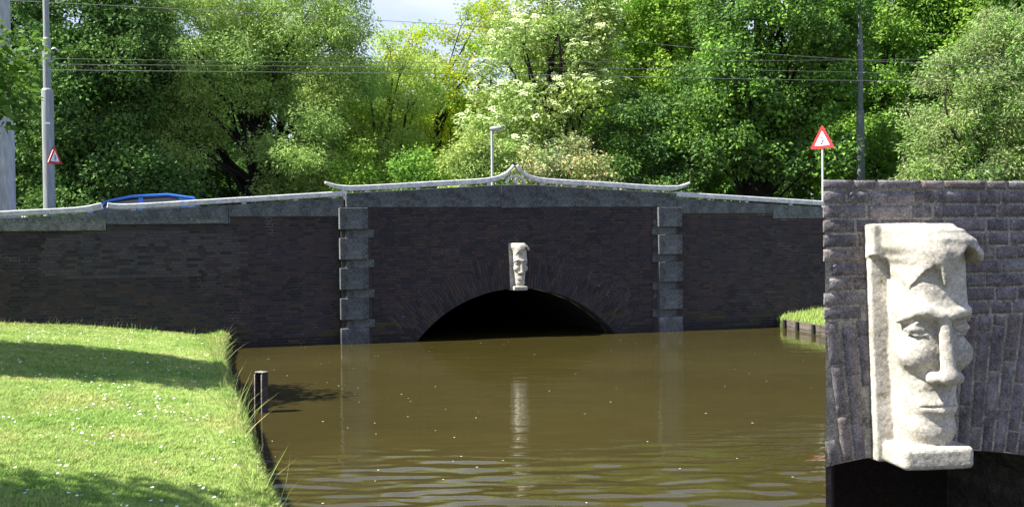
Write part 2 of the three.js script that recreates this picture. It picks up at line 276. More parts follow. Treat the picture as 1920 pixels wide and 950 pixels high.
// radial bricks of the arch, their outer ends cut to stepped courses
{
  const r = rng(31), N = 80, a1 = Math.asin(HALF / AR); const yTopOf = d => d < 17 ? 1.734 : d < 27.9 ? 1.4215 : d < 37.2 ? 1.109 : d < 45 ? 0.859 : 0.5465;
  for (let i = 0; i < N; i++) {
    const t = -a1 + 2 * a1 * (i + 0.5) / N, deg = Math.abs(t) * 180 / Math.PI, ro = (yTopOf(deg) - AY) / Math.cos(t), w = 2 * a1 * AR / N - 0.015;
    let q = AR, k = i % 2; const first = k ? 0.105 : 0.215; let l = first;
    while (q < ro - 0.02) {
      const e = Math.min(q + l, ro); if (e - q > 0.02) {
        const wo = w + (e - q) * (2 * a1 / N) * 0.5, g0 = brickTris(e - q, w, PROUD + 0.002), pos = [];
        for (let j = 0; j < g0.length; j += 3) { const f = g0[j] / (e - q); pos.push(g0[j], (g0[j + 1] - w / 2) * (1 + ((2 * a1 * (q + g0[j]) / N - 0.015) / w - 1)), g0[j + 2]); }
        const uv = []; for (let j = 0; j < pos.length; j += 3) uv.push(pos[j] * 3 + i * 0.13, pos[j + 1] * 3 + q);
        const mx = XC + q * Math.sin(t), my = AY + q * Math.cos(t), kind = brickKind(mx, my, r);
        const m = mesh('arch_brick', rawGeo(pos, { uv }), BRICK[kind === 1 ? 0 : kind][Math.floor(r() * 6)], bridge);
        m.position.set(mx, my, -PROUD); m.rotation.z = Math.PI / 2 - t;
      }
      q = e + 0.011; l = 0.215;
    }
  }
}
// quoins
for (const [y0, y1] of [[2.42, 2.872], [1.785, 2.235], [1.15, 1.605], [0.515, 0.965], [-0.6, 0.335]]) for (const s of [0, 1]) {
  const m = mesh('quoin_block', rbox(0.595, y1 - y0, 0.5, 0.012), quoinMat[Math.floor(R0() * 3)], bridge); m.position.set(s ? 7.575 : 0.275, (y0 + y1) / 2, 0.12 - 0.25);
}
for (const [y0, y1] of [[2.236, 2.419], [1.606, 1.784], [0.966, 1.149], [0.336, 0.514]]) for (const s of [0, 1]) {
  const m = mesh('quoin_spacer', rbox(0.6, y1 - y0, 0.4, 0.008), quoinMat[Math.floor(R0() * 3)], bridge); m.position.set(s ? 7.445 : 0.405, (y0 + y1) / 2, 0.045 - 0.2);
}

// ------------------------------------------------------------------ carved head (distance field meshed with surface nets)
function surfaceNets(f, lo, hi, cell) {
  const n = [0, 1, 2].map(i => Math.ceil((hi[i] - lo[i]) / cell) + 1), [nx, ny, nz] = n, F = new Float32Array(nx * ny * nz);
  for (let z = 0, q = 0; z < nz; z++) for (let y = 0; y < ny; y++) for (let x = 0; x < nx; x++, q++) F[q] = f(lo[0] + x * cell, lo[1] + y * cell, lo[2] + z * cell);
  const id = new Int32Array(nx * ny * nz).fill(-1), pos = [], idx = [], st = [1, nx, nx * ny];
  for (let z = 0; z < nz - 1; z++) for (let y = 0; y < ny - 1; y++) for (let x = 0; x < nx - 1; x++) {
    const b = x + y * nx + z * nx * ny; let m = 0; const g = [];
    for (let c = 0; c < 8; c++) { const v = F[b + (c & 1) + ((c >> 1) & 1) * nx + ((c >> 2) & 1) * nx * ny]; g.push(v); if (v < 0) m |= 1 << c; }
    if (m === 0 || m === 255) continue;
    let sx = 0, sy = 0, sz = 0, k = 0;
    for (let c = 0; c < 8; c++) for (let a = 0; a < 3; a++) { if (c & (1 << a)) continue; const e = c | (1 << a); if ((g[c] < 0) === (g[e] < 0)) continue; const t = g[c] / (g[c] - g[e]); sx += (c & 1) + (a === 0 ? t : 0); sy += ((c >> 1) & 1) + (a === 1 ? t : 0); sz += ((c >> 2) & 1) + (a === 2 ? t : 0); k++; }
    id[b] = pos.length / 3; pos.push(lo[0] + (x + sx / k) * cell, lo[1] + (y + sy / k) * cell, lo[2] + (z + sz / k) * cell);
  }
  for (let z = 1; z < nz - 1; z++) for (let y = 1; y < ny - 1; y++) for (let x = 1; x < nx - 1; x++) {
    const b = x + y * nx + z * nx * ny;
    for (let a = 0; a < 3; a++) {
      const s0 = F[b] < 0, s1 = F[b + st[a]] < 0; if (s0 === s1) continue; const u = st[(a + 1) % 3], v = st[(a + 2) % 3];
      const q = [id[b], id[b - u], id[b - u - v], id[b - v]]; if (q.some(i => i < 0)) continue;
      if (s0) idx.push(q[0], q[1], q[2], q[0], q[2], q[3]); else idx.push(q[0], q[2], q[1], q[0], q[3], q[2]);
    }
  }
  const g = new THREE.BufferGeometry(); g.setAttribute('position', new THREE.Float32BufferAttribute(pos, 3)); g.setIndex(idx); g.computeVertexNormals();
  const uv = new Float32Array(pos.length / 3 * 2); for (let i = 0; i < pos.length / 3; i++) { uv[2 * i] = (pos[3 * i] + pos[3 * i + 2] * 0.8) * 2; uv[2 * i + 1] = (pos[3 * i + 1] + pos[3 * i + 2] * 0.3) * 2; }
  g.setAttribute('uv', new THREE.BufferAttribute(uv, 2)); return g;
}
const smin = (a, b, k) => { const h = Math.max(k - Math.abs(a - b), 0) / k; return Math.min(a, b) - h * h * k * 0.25; };
const smax = (a, b, k) => -smin(-a, -b, k);
const ell = (x, y, z, cx, cy, cz, rx, ry, rz) => { const a = (x - cx) / rx, b = (y - cy) / ry, c = (z - cz) / rz, l = Math.sqrt(a * a + b * b + c * c), g = Math.sqrt(a * a / rx / rx + b * b / ry / ry + c * c / rz / rz) || 1e-6; return l * (l - 1) / g; };
const cap = (x, y, z, a, b, ra, rb) => { const dx = b[0] - a[0], dy = b[1] - a[1], dz = b[2] - a[2], px = x - a[0], py = y - a[1], pz = z - a[2], t = clamp((px * dx + py * dy + pz * dz) / (dx * dx + dy * dy + dz * dz), 0, 1); return Math.hypot(px - dx * t, py - dy * t, pz - dz * t) - lerp(ra, rb, t); };
const rb = (x, y, z, cx, cy, cz, hx, hy, hz, r) => { const a = Math.abs(x - cx) - hx + r, b = Math.abs(y - cy) - hy + r, c = Math.abs(z - cz) - hz + r; return Math.hypot(Math.max(a, 0), Math.max(b, 0), Math.max(c, 0)) + Math.min(Math.max(a, b, c), 0) - r; };
const curve = (tab, y) => { for (let i = 1; i < tab.length; i++) if (y <= tab[i][0]) { const a = tab[i - 1], b = tab[i], t = clamp((y - a[0]) / (b[0] - a[0]), 0, 1); return lerp(a[1], b[1], t * t * (3 - 2 * t)); } return tab[tab.length - 1][1]; };
const LEF = [[0.1, 0.125], [0.3, 0.137], [0.48, 0.15], [0.6, 0.147], [0.68, 0.152], [0.8, 0.153], [0.86, 0.158], [0.9, 0.172], [0.95, 0.196], [1.04, 0.202]];
const RIG = [[0.1, 0.1], [0.22, 0.108], [0.34, 0.12], [0.47, 0.15], [0.58, 0.145], [0.66, 0.165], [0.76, 0.158], [0.85, 0.155], [1.04, 0.13]];
const FRO = [[0.1, 0.16], [0.2, 0.172], [0.3, 0.186], [0.36, 0.19], [0.5, 0.205], [0.6, 0.205], [0.66, 0.236], [0.74, 0.228], [0.9, 0.222], [1.04, 0.19]];
const HRIG = [[0.78, 0.16], [0.83, 0.185], [0.875, 0.222], [0.91, 0.224], [0.96, 0.195], [1.01, 0.14], [1.045, 0.06]], HFRO = [[0.76, 0.245], [0.84, 0.262], [0.92, 0.278], [0.97, 0.272], [1.01, 0.25], [1.045, 0.2]];
const FRINGE = [[-0.3, 0.86], [-0.165, 0.835], [-0.13, 0.765], [-0.095, 0.83], [-0.06, 0.862], [-0.035, 0.845], [-0.008, 0.775], [0.014, 0.835], [0.05, 0.905], [0.085, 0.945], [0.12, 0.93], [0.155, 0.885], [0.2, 0.868], [0.3, 0.86]];
function fringe(x) { for (let i = 1; i < FRINGE.length; i++) if (x <= FRINGE[i][0]) { const a = FRINGE[i - 1], b = FRINGE[i]; return lerp(a[1], b[1], (x - a[0]) / (b[0] - a[0])); } return 0.86; }
const XS = 1.42;
function headField(x, y, z) {
  // tapered backing slab
  const lw = lerp(0.205, 0.24, clamp(y / 1.04, 0, 1));
  const plate = rb(x, y, z, (0.1 - lw) / 2, 0.52, -0.07, (0.1 + lw) / 2, 0.52, 0.1, 0.008);
  // one block: face below, swept hair above, squarish in plan
  const w = x < 0 ? curve(LEF, y) : curve(RIG, y), fr = curve(FRO, y), ax = Math.abs(x) / w, az = Math.max(z, 0) / fr, p = 3.0;
  let d = (Math.pow(Math.pow(ax, p) + Math.pow(az, p), 1 / p) - 1) * Math.min(w, fr) * 0.85; d = smax(d, y - 1.043, 0.03); d = Math.max(d, -z - 0.05, -y);
  // hair above the slab on the left, ending in a scooped edge
  d = smin(d, Math.max(rb(x, y, z, -0.135, 0.965, -0.01, 0.105, 0.078, 0.08, 0.012), -ell(x, y, z, -0.27, 0.845, 0.14, 0.11, 0.075, 0.2)), 0.012);
  // hair swept over the brow: a thicker layer above the pointed fringe line
  { const hw = x < 0 ? curve(LEF, y) + 0.004 : curve(HRIG, y), hf = lerp(curve(FRO, y) + 0.012, curve(HFRO, y), smooth(-0.16, -0.02, x)), q = (Math.pow(Math.pow(Math.abs(x) / hw, p) + Math.pow(Math.max(z, 0) / hf, p), 1 / p) - 1) * Math.min(hw, hf) * 0.85;
    d = smin(d, smax(Math.max(smax(q, y - 1.043, 0.04), -z - 0.05), (fringe(x) - y) * 0.55, 0.01), 0.004); }
  const sx = (x < 0 ? -x : x) / XS, X = x / XS;               // mirrored features, on a broad face
  d = smin(d, cap(sx, y, z, [0.012, 0.652, 0.226], [0.062, 0.672, 0.212], 0.02, 0.021), 0.02);
  d = smin(d, cap(sx, y, z, [0.062, 0.672, 0.212], [0.108, 0.628, 0.13], 0.021, 0.012), 0.02);
  d = smax(d, -ell(sx, y, z, 0.063, 0.6, 0.232, 0.046, 0.036, 0.042), 0.016);
  d = smax(d, -ell(sx, y, z, 0.031, 0.6, 0.236, 0.02, 0.032, 0.034), 0.012);
  d = smin(d, ell(sx, y, z, 0.066, 0.485, 0.15, 0.05, 0.066, 0.058), 0.03);
  d = smax(d, -ell(sx, y, z, 0.082, 0.35, 0.24, 0.036, 0.08, 0.04), 0.03);
  d = smin(d, ell(sx, y, z, 0.062, 0.596, 0.18, 0.036, 0.024, 0.021), 0.004);
  d = smax(d, -ell(sx, y, z, 0.064, 0.597, 0.206, 0.008, 0.009, 0.006), 0.003);
  for (const [a, b, r0, r1] of LIDS) d = smin(d, cap(sx, y, z, a, b, r0, r1), 0.005);
  // nose
  d = smin(d, cap(X, y, z, [0, 0.655, 0.216], [0, 0.42, 0.254], 0.019, 0.024), 0.012);
  d = smin(d, ell(X, y, z, 0, 0.398, 0.252, 0.034, 0.036, 0.034), 0.012);
  d = smin(d, ell(sx, y, z, 0.036, 0.39, 0.224, 0.021, 0.029, 0.034), 0.012);
  d = smax(d, -ell(sx, y, z, 0.019, 0.356, 0.25, 0.012, 0.013, 0.02), 0.006);
  // mouth and chin
  d = smin(d, ell(X, y, z, 0, 0.262, 0.16, 0.058, 0.052, 0.042), 0.03);
  d = smin(d, cap(sx, y, z, [0, 0.281, 0.196], [0.054, 0.266, 0.17], 0.0135, 0.006), 0.01);
  d = smin(d, cap(sx, y, z, [0, 0.243, 0.193], [0.046, 0.254, 0.172], 0.0165, 0.007), 0.01);
  d = smax(d, -cap(sx, y, z, [0, 0.264, 0.215], [0.06, 0.2605, 0.18], 0.0055, 0.004), 0.003);
  d = smax(d, -cap(sx, y, z, [0, 0.213, 0.213], [0.044, 0.217, 0.199], 0.014, 0.012), 0.02);
  d = smin(d, ell(X, y, z, 0, 0.16, 0.13, 0.062, 0.06, 0.046), 0.04);
  // plinth under the chin
  const base = rb(x, y, z, -0.02, 0.046, 0.065, 0.158, 0.047, 0.155, 0.022);
  d = smin(d, base, 0.008); d = smin(d, plate, 0.004);
  return d + 0.0022 * fbm(x * 46, y * 46, z * 46, 2) + 0.0018 * noise.noise(x * 12, y * 12, z * 12);
}
const LIDS = [[[0.03, 0.59, 0.187], [0.048, 0.62, 0.2], 0.005, 0.0065], [[0.048, 0.62, 0.2], [0.075, 0.622, 0.194], 0.0065, 0.0065], [[0.075, 0.622, 0.194], [0.102, 0.592, 0.16], 0.0065, 0.005], [[0.03, 0.588, 0.187], [0.05, 0.57, 0.197], 0.004, 0.005], [[0.05, 0.57, 0.197], [0.078, 0.569, 0.188], 0.005, 0.005], [[0.078, 0.569, 0.188], [0.102, 0.59, 0.16], 0.005, 0.004]];
const headGeo = surfaceNets(headField, [-0.27, -0.03, -0.17], [0.27, 1.08, 0.34], 0.005);
const headMap = tex(512, i => { const v = 0.84 + 0.34 * (nF[i] - 0.5) + 0.36 * (nC[i] - 0.5), l = 0.7 * smooth(0.7, 0.84, nM[i]); return [lerp(v, 0.6, l), lerp(v * 0.985, 0.5, l), lerp(v * 0.945, 0.22, l)]; }, true);
const headMat = std({ color: C(0.62, 0.6, 0.56), roughness: 0.95, map: headMap, bumpMap: rep(grainBump, 3), bumpScale: 0.003 });
{ const m = mesh('keystone_head', headGeo, headMat, bridge); m.position.set(3.93, 1.045, 0.0); m.userData.label = 'pale carved stone head on the keystone'; }

// ------------------------------------------------------------------ railings on the coping
const railMat = std({ color: C(0.8, 0.81, 0.83), roughness: 0.5, metalness: 0.0, map: fineMap });
function rail(label, ctrl, n, hAt, posts, top) {
  const t = thing('bridge_rail', label, 'railing', [BA.x, 0, BA.z], BT, 'white metal rails along the coping');
  mesh('rail_bar', curveBar(ctrl, n, hAt, -0.2, -0.1), railMat, t);
  for (const u of posts) { const y = top(u); const m = mesh('rail_support', rbox(0.09, 0.16, 0.05, 0.008), railMat, t); m.position.set(u, y + 0.02, -0.15); }
  return t;
}
const flat = h => () => h;
const topL = u => lerp(2.5, 2.8, (u + 9.37) / 4.75);
rail('straight white rail at the far left on the palest coping', [[-15, 2.29], [-9.4, 2.6], [-6.5, 2.775], [-4.85, 2.88], [-4.68, 2.93]], 40, t => t > 0.97 ? 0.068 : 0.058, [-10.5, -8.6, -7.4, -6.2, -5.2], u => topL(u) - 0.02);
rail('long white rail in front of the blue car, left of the quoins', [[-4.59, 2.94], [-4.4, 2.915], [-2.25, 3.035], [0.17, 3.185]], 40, flat(0.056), [-4.1, -3, -1.95, -0.9, -0.1], u => lerp(2.8, 3.09, (u + 4.6) / 4.7) - 0.02);
rail('white rail left of the arch crown, curled up at both ends', [[-0.29, 3.42], [-0.08, 3.34], [0.15, 3.3], [0.6, 3.31], [1.9, 3.39], [3.15, 3.47], [3.42, 3.51], [3.64, 3.59], [3.78, 3.69], [3.88, 3.82]], 90, t => t < 0.1 ? lerp(0.024, 0.058, t / 0.1) : t > 0.86 ? lerp(0.058, 0.026, (t - 0.86) / 0.14) : 0.058, [0.6, 1.7, 2.7, 3.3], u => lerp(3.185, 3.375, (u - 0.13) / 3.4) + 0.0);
rail('white rail right of the arch crown, curled up at both ends', [[3.96, 3.82], [4.06, 3.69], [4.2, 3.59], [4.42, 3.51], [4.69, 3.475], [5.94, 3.41], [7.24, 3.335], [7.69, 3.325], [7.95, 3.35], [8.2, 3.45]], 90, t => t > 0.9 ? lerp(0.058, 0.024, (t - 0.9) / 0.1) : t < 0.14 ? lerp(0.026, 0.058, t / 0.14) : 0.058, [4.55, 5.3, 6.3, 7.3], u => lerp(3.375, 3.2, (u - 4.375) / 3.4) + 0.0);
rail('straight white rail on the right approach, behind the road sign', [[7.84, 3.18], [10.4, 3.045], [11.75, 2.97], [16, 2.75]], 30, flat(0.058), [8.7, 9.7, 10.9, 12, 13.2, 14.4], u => lerp(3.09, 2.95, (u - 7.81) / 2.57) - 0.02);
{
  const t = thing('crown_ornament', 'small white arch with a ball between the curled rail ends at the crown', 'ornament', [BA.x, 0, BA.z], BT);
  const pts = []; for (let i = 0; i <= 16; i++) { const a = Math.PI * (0.06 + 0.88 * i / 16); pts.push([XC - 0.235 * Math.cos(a), 3.37 + 0.21 * Math.sin(a), 0.026]); }
  mesh('arch_band', bar(pts, -0.19, -0.11), railMat, t);
  const b = new THREE.SphereGeometry(0.055, 16, 12); b.translate(XC, 3.455, -0.15); mesh('ball', b, railMat, t);
  mesh('stem', at(new THREE.CylinderGeometry(0.02, 0.025, 0.1, 10), XC, 3.4, -0.15), railMat, t);
}

// ------------------------------------------------------------------ brick pier with the same head, close by on the right
{
  const PT = 0.262, pier = thing('brick_pier', 'close brick pier at the right edge with a large pale carved stone head', 'pier', [1.36, 0, -4.42], PT);
  const pc = 0.47, pAY = 1.222 - AR, H = 2.437, skew = g => { const p = g.attributes.position; for (let i = 0; i < p.count; i++) { const z = p.getZ(i), x = p.getX(i); if (z < 0) p.setX(i, x - z * 0.66 * clamp(1 - x / 2.6, 0, 1)); } g.computeVertexNormals(); return g; };
  const arcY = u => pAY + Math.sqrt(AR * AR - (u - pc) * (u - pc));
  const pts = [[0.003, H - 0.003]]; for (let i = 0; i <= 24; i++) { const u = 0.003 + 2.2 * i / 24; pts.push([u, arcY(u)]); } pts.push([2.203, -1.2], [2.6, -1.2], [2.6, H - 0.003]);
  const mort = std({ color: C(0.74, 0.69, 0.58), roughness: 1, map: rep(stoneMap, 3), bumpMap: rep(grainBump, 5), bumpScale: 0.006 });
  mesh('mortar_bed', skew(prism(pts, -2.5, 0.008)), mort, pier);
  const moss = tex(512, i => { const l = smooth(0.56, 0.76, nM[i]), v = 0.7 + 0.6 * (nF[i] - 0.3); return [v * lerp(0.5, 0.6, l), v * lerp(0.44, 0.54, l), v * lerp(0.42, 0.3, l)]; }, true), inner = std({ color: C(0.3, 0.28, 0.27), roughness: 0.95, map: rep(moss, 0.7, 2), bumpMap: grainBump, bumpScale: 0.01 });
  mesh('recess_back_wall', skew(at(rbox(2.58, 3.62, 0.2, 0.004), 1.3, 0.6, -2.395)), inner, pier);
  mesh('recess_side_wall', skew(prism([[0.004, -1.2], [0.03, -1.2], [0.03, 1.25], [0.004, 1.25]], -2.4, -0.012)), inner, pier);
  const r = rng(91), brickBump = rep(grainBump, 2.2);
  const pt = [[0.44, 0.385, 0.38], [0.4, 0.36, 0.375], [0.46, 0.385, 0.365], [0.35, 0.32, 0.335], [0.43, 0.39, 0.395], [0.46, 0.37, 0.345], [0.39, 0.345, 0.345], [0.44, 0.41, 0.41]].map(c => std({ color: C(...c), roughness: 0.9, map: rep(stoneMap, 1.6), bumpMap: brickBump, bumpScale: 0.002 }));
  // a worn brick: rounded, uneven edges; plane grid with its rim pulled back
  const worn = (l, h, d) => {
    const nx = Math.max(3, Math.round(l / 0.035)), ny = Math.max(3, Math.round(h / 0.018)), pos = [], uv = [], idx = [], s = r() * 90, ou = r() * 3;
    for (let j = -1; j <= ny + 1; j++) for (let i = -1; i <= nx + 1; i++) {
      const ci = clamp(i, 0, nx), cj = clamp(j, 0, ny); let x = ci / nx * l, y = cj / ny * h, z = d + 0.0014 * noise.noise(x * 22, y * 22, s);
      const ex = Math.min(x, l - x), ey = Math.min(y, h - y), e = Math.min(ex, ey); z -= 0.003 * Math.pow(1 - clamp(e / 0.009, 0, 1), 1.6);
      if (e < 0.001) { x += 0.0028 * noise.noise(x * 40, y * 40, s + 5); y += 0.0028 * noise.noise(x * 40 + 9, y * 40, s + 2); }
      if (i !== ci || j !== cj) z = -0.001;
      pos.push(x, y, z); uv.push(x * 2 + ou, y * 2 + ou * 0.7);
      if (i > -1 && j > -1) { const w = nx + 3, a = (j + 1) * w + i + 1, b = a - 1, c = a - w, f = c - 1; idx.push(f, c, a, f, a, b); }
    }
    const g = new THREE.BufferGeometry(); g.setAttribute('position', new THREE.Float32BufferAttribute(pos, 3)); g.setAttribute('uv', new THREE.Float32BufferAttribute(uv, 2)); g.setIndex(idx); g.computeVertexNormals(); return g;
  };
  const put = (g, x, y, rot) => { const m = mesh('brick', g, pt[Math.floor(r() * 8)], pier); m.position.set(x, y, 0); m.rotation.z = rot; };
  const P = 0.0632, J = 0.0115; const Y0 = 1.83;
  const lower = u => Y0;
  for (let row = 0; row < 10; row++) {
    const y = Y0 + row * P, hh = Math.min(P - J, H - y); if (hh < 0.012) break;
    let u = -[0.03, 0.13, 0.2, 0.08, 0.0, 0.17, 0.06, 0.24, 0.1, 0.19][row], k = row;
    while (u < 1.9) { const l = (k++ % 2 ? 0.102 : 0.207) + (r() - 0.5) * 0.014, a = Math.max(u, 0), b = Math.min(u + l, 1.9); u += l + J + 0.003 + r() * 0.003; if (b - a < 0.025) continue; if (y < 2.2 && a > 0.19 && b < 0.52) continue; put(worn(b - a, hh - r() * 0.002, 0.0125 + r() * 0.002), a, y + r() * 0.002, (r() - 0.5) * 0.006); }
  }
  const dA = 2 * Math.asin(HALF / AR) / 80, first = -Math.floor((pc + 0.05) / (AR * dA));
  for (let i = first; i < 28; i++) {
    const t = (i + 0.5) * dA; let q = AR + r() * 0.006, k = Math.abs(i) % 3, l = [0.2, 0.1, 0.15][k]; const ro = (Y0 - 0.012 - pAY) / Math.cos(t);
    while (q < ro - 0.02) {
      const e = Math.min(q + l + (r() - 0.5) * 0.02, ro), w = q * dA - 0.0145, x = pc + q * Math.sin(t), y = pAY + q * Math.cos(t);
      const xe = pc + e * Math.sin(t);
      if (e - q > 0.02 && Math.min(x, xe) - w / 2 > -0.004 && Math.max(x, xe) + w / 2 < 1.9 && !(x > 0.23 && x < 0.5)) { const g = worn(e - q, w, 0.0125 + r() * 0.002); g.translate(0, -w / 2, 0); put(g, x, y, Math.PI / 2 - t); }
      q = e + 0.0095; l = 0.208;
    }
  }
  const m = mesh('keystone_head', headGeo, headMat, pier); m.position.set(0.435, 1.2, 0.052); m.rotation.y = -0.14; m.userData.label = 'large pale carved stone head with swept hair';
}

// ------------------------------------------------------------------ masts, signs, lamp, wires
const mastMat = std({ color: C(0.36, 0.4, 0.39), roughness: 0.55, map: fineMap }), mastDark = std({ color: C(0.16, 0.2, 0.2), roughness: 0.6, map: fineMap }), steel = std({ color: C(0.5, 0.52, 0.53), roughness: 0.45, metalness: 0.4 });
const lathe = (pts, seg = 24) => new THREE.LatheGeometry(pts.map(p => new THREE.Vector2(p[0], p[1])), seg);
const whitePaint = std({ color: C(0.8, 0.8, 0.78), roughness: 0.5 }), redPaint = std({ color: C(0.55, 0.02, 0.03), roughness: 0.45 }), blackPaint = std({ color: C(0.015, 0.015, 0.017), roughness: 0.5 });
function mast(label, x, z, y0, steps, mat, plateY, plateTurn) {
  const t = thing('tram_mast', label, 'mast', [x, y0, z], 0, 'overhead line masts');
  steps.forEach(([ra, rb_, a, b], i) => mesh('tube_section', lathe([[0.001, a - y0], [ra, a - y0], [ra, b - y0 - 0.06], [rb_, b - y0], [0.001, b - y0]]), mat, t));
  mesh('foot_plate', at(lathe([[0.001, 0], [steps[0][0] * 1.7, 0], [steps[0][0] * 1.7, 0.04], [steps[0][0] * 1.05, 0.1]]), 0, 0, 0), mat, t);
  if (plateY) { const a = plateTurn, rr = steps[0][0] + 0.006; const m = mesh('number_plate', rbox(0.12, 0.045, 0.008, 0.002), whitePaint, t); m.position.set(Math.sin(a) * rr, plateY - y0, Math.cos(a) * rr); m.rotation.y = a; }
  return t;
}
const mL = mast('stepped grey mast with a small triangular sign at the left', -11.86, -26, 1.7, [[0.145, 0.125, 1.7, 6.15], [0.098, 0.085, 6.15, 7.45], [0.075, 0.06, 7.45, 11]], mastMat, 5.25, 0.35);
for (const [s, y] of [[-1, 7.1], [1, 7.1]]) { const c = new THREE.CatmullRomCurve3([V(s * 0.08, y - 1.7 - 0.1, 0.02), V(s * 0.13, y - 1.7 + 0.03, 0.05), V(s * 0.24, y - 1.7 + 0.07, 0.05), V(s * 0.33, y - 1.7 - 0.02, 0.02)]); mesh('wire_bracket', new THREE.TubeGeometry(c, 12, 0.016, 6), steel, mL); }
mast('thick pale column cut by the left edge of the view', -11.62, -23, 1.75, [[0.33, 0.31, 1.75, 5.1], [0.29, 0.27, 5.1, 8.2], [0.19, 0.17, 8.2, 12]], std({ color: C(0.5, 0.54, 0.53), roughness: 0.6, map: fineMap }));
mast('dark grey stepped mast in front of the trees at the right', 11.73, -34, 1.7, [[0.13, 0.12, 1.7, 6.35], [0.095, 0.08, 6.35, 8.7], [0.07, 0.055, 8.7, 12]], mastDark, 5.15, 0.3);
// warning sign: rounded triangle with red border and junction symbol
function signPlate(parent, h, x, y, z, turn) {
  const g = new THREE.Group(); g.name = 'sign_plate'; g.position.set(x, y, z); g.rotation.y = turn; parent.add(g);
  const tri = (s, d0, d1, rr) => { const pts = []; for (let k = 0; k < 3; k++) { const a = Math.PI / 2 + k * 2 * Math.PI / 3, R = s * 2 / 3; for (let j = -3; j <= 3; j++) { const b = a + j * Math.PI / 9; pts.push([Math.cos(a) * (R - 2 * rr) + Math.cos(b) * rr, Math.sin(a) * (R - 2 * rr) + Math.sin(b) * rr]); } } return prism(pts, d0, d1); };
  mesh('red_border', tri(h, 0, 0.014, 0.035 * h), redPaint, g); mesh('white_field', tri(h * 0.62, 0.0145, 0.018, 0.02 * h), whitePaint, g);
  const s = h * 0.62;
  mesh('junction_symbol', mergeGeometries([prism([[-0.05 * s, -0.28 * s], [0.05 * s, -0.28 * s], [0.04 * s, 0.14 * s], [0.085 * s, 0.14 * s], [0, 0.32 * s], [-0.085 * s, 0.14 * s], [-0.04 * s, 0.14 * s]], 0.0184, 0.021), prism([[0.052 * s, -0.1 * s], [0.2 * s, -0.02 * s], [0.2 * s, 0.05 * s], [0.048 * s, -0.03 * s]], 0.0184, 0.0205)]), blackPaint, g);
  return g;
}
{
  const t = thing('road_sign', 'red and white triangular warning sign on a post at the right', 'sign', [7.88, roadY(11.6) + 0.1, -25.6]), y0 = t.position.y;
  const pg = new THREE.CylinderGeometry(0.028, 0.028, 4.9 - y0, 12); pg.translate(0, (4.9 - y0) / 2, -0.03); mesh('post', pg, steel, t);
  signPlate(t, 0.6, -0.01, 4.62 - y0 - 0.05, 0.005, -0.85);
  mesh('clamp', at(rbox(0.1, 0.03, 0.03, 0.005), -0.01, 4.5 - y0, -0.01), steel, t);
  const t2 = thing('road_sign', 'small red triangular warning sign fixed to the left mast', 'sign', [-11.86, 4.38, -26]);
  signPlate(t2, 0.46, 0.17, 0, 0.05, 1.32); mesh('clamp', at(rbox(0.12, 0.04, 0.12, 0.008), 0.13, 0, 0.0), steel, t2);
}
{
  const t = thing('street_lamp', 'slim street lamp standing behind the crown of the bridge', 'street lamp', [-0.58, 1.65, -31.2]);
  mesh('post', lathe([[0.001, 0], [0.085, 0], [0.075, 1.2], [0.042, 1.25], [0.038, 3.9], [0.001, 3.9]], 14), std({ color: C(0.42, 0.44, 0.44), roughness: 0.5, metalness: 0.2 }), t);
  const hd = new THREE.SphereGeometry(1, 18, 10, 0, Math.PI * 2, 0, Math.PI / 2); hd.scale(0.2, 0.1, 0.15); hd.translate(0.13, 3.9, 0); mesh('lamp_hood', hd, mastMat, t);
  const gl = new THREE.SphereGeometry(1, 18, 8, 0, Math.PI * 2, Math.PI / 2, Math.PI / 2); gl.scale(0.19, 0.06, 0.13); gl.translate(0.14, 3.895, 0); mesh('lamp_glass', gl, std({ color: C(0.6, 0.6, 0.55), roughness: 0.3 }), t);
}
const wireMat = std({ color: C(0.1, 0.1, 0.1), roughness: 0.5 });
[['topmost wire, sloping down to the right across the trees', [[-20, 9.2], [-13.14, 8.85], [-4.33, 8.28], [-0.37, 7.99], [5.5, 7.34], [9.61, 7.0], [16, 6.6]], -28, 0.007],
  ['second wire from the top at the left mast', [[-20, 7.6], [-13.16, 7.4], [-7, 7.24], [-3.76, 7.18], [3, 7.12], [20, 7.1]], -28.6, 0.005],
  ['middle of the three close wires crossing the trees', [[-20, 7.3], [-13.17, 7.17], [-7, 7.05], [0.06, 6.93], [7.11, 6.77], [13.87, 6.55], [20, 6.4]], -28.2, 0.006],
  ['lowest wire crossing the trees', [[-20, 7.15], [-13.17, 6.98], [-7, 6.85], [0.64, 6.69], [7.11, 6.49], [13.87, 6.34], [20, 6.2]], -28, 0.0075]].forEach(([label, p, z, r]) => {
  const m = mesh(numbered('overhead_wire'), new THREE.TubeGeometry(new THREE.CatmullRomCurve3(p.map(q => V(q[0], q[1], z))), 80, r, 6), wireMat); m.userData = { label, category: 'wire', group: 'tram wires' };
});

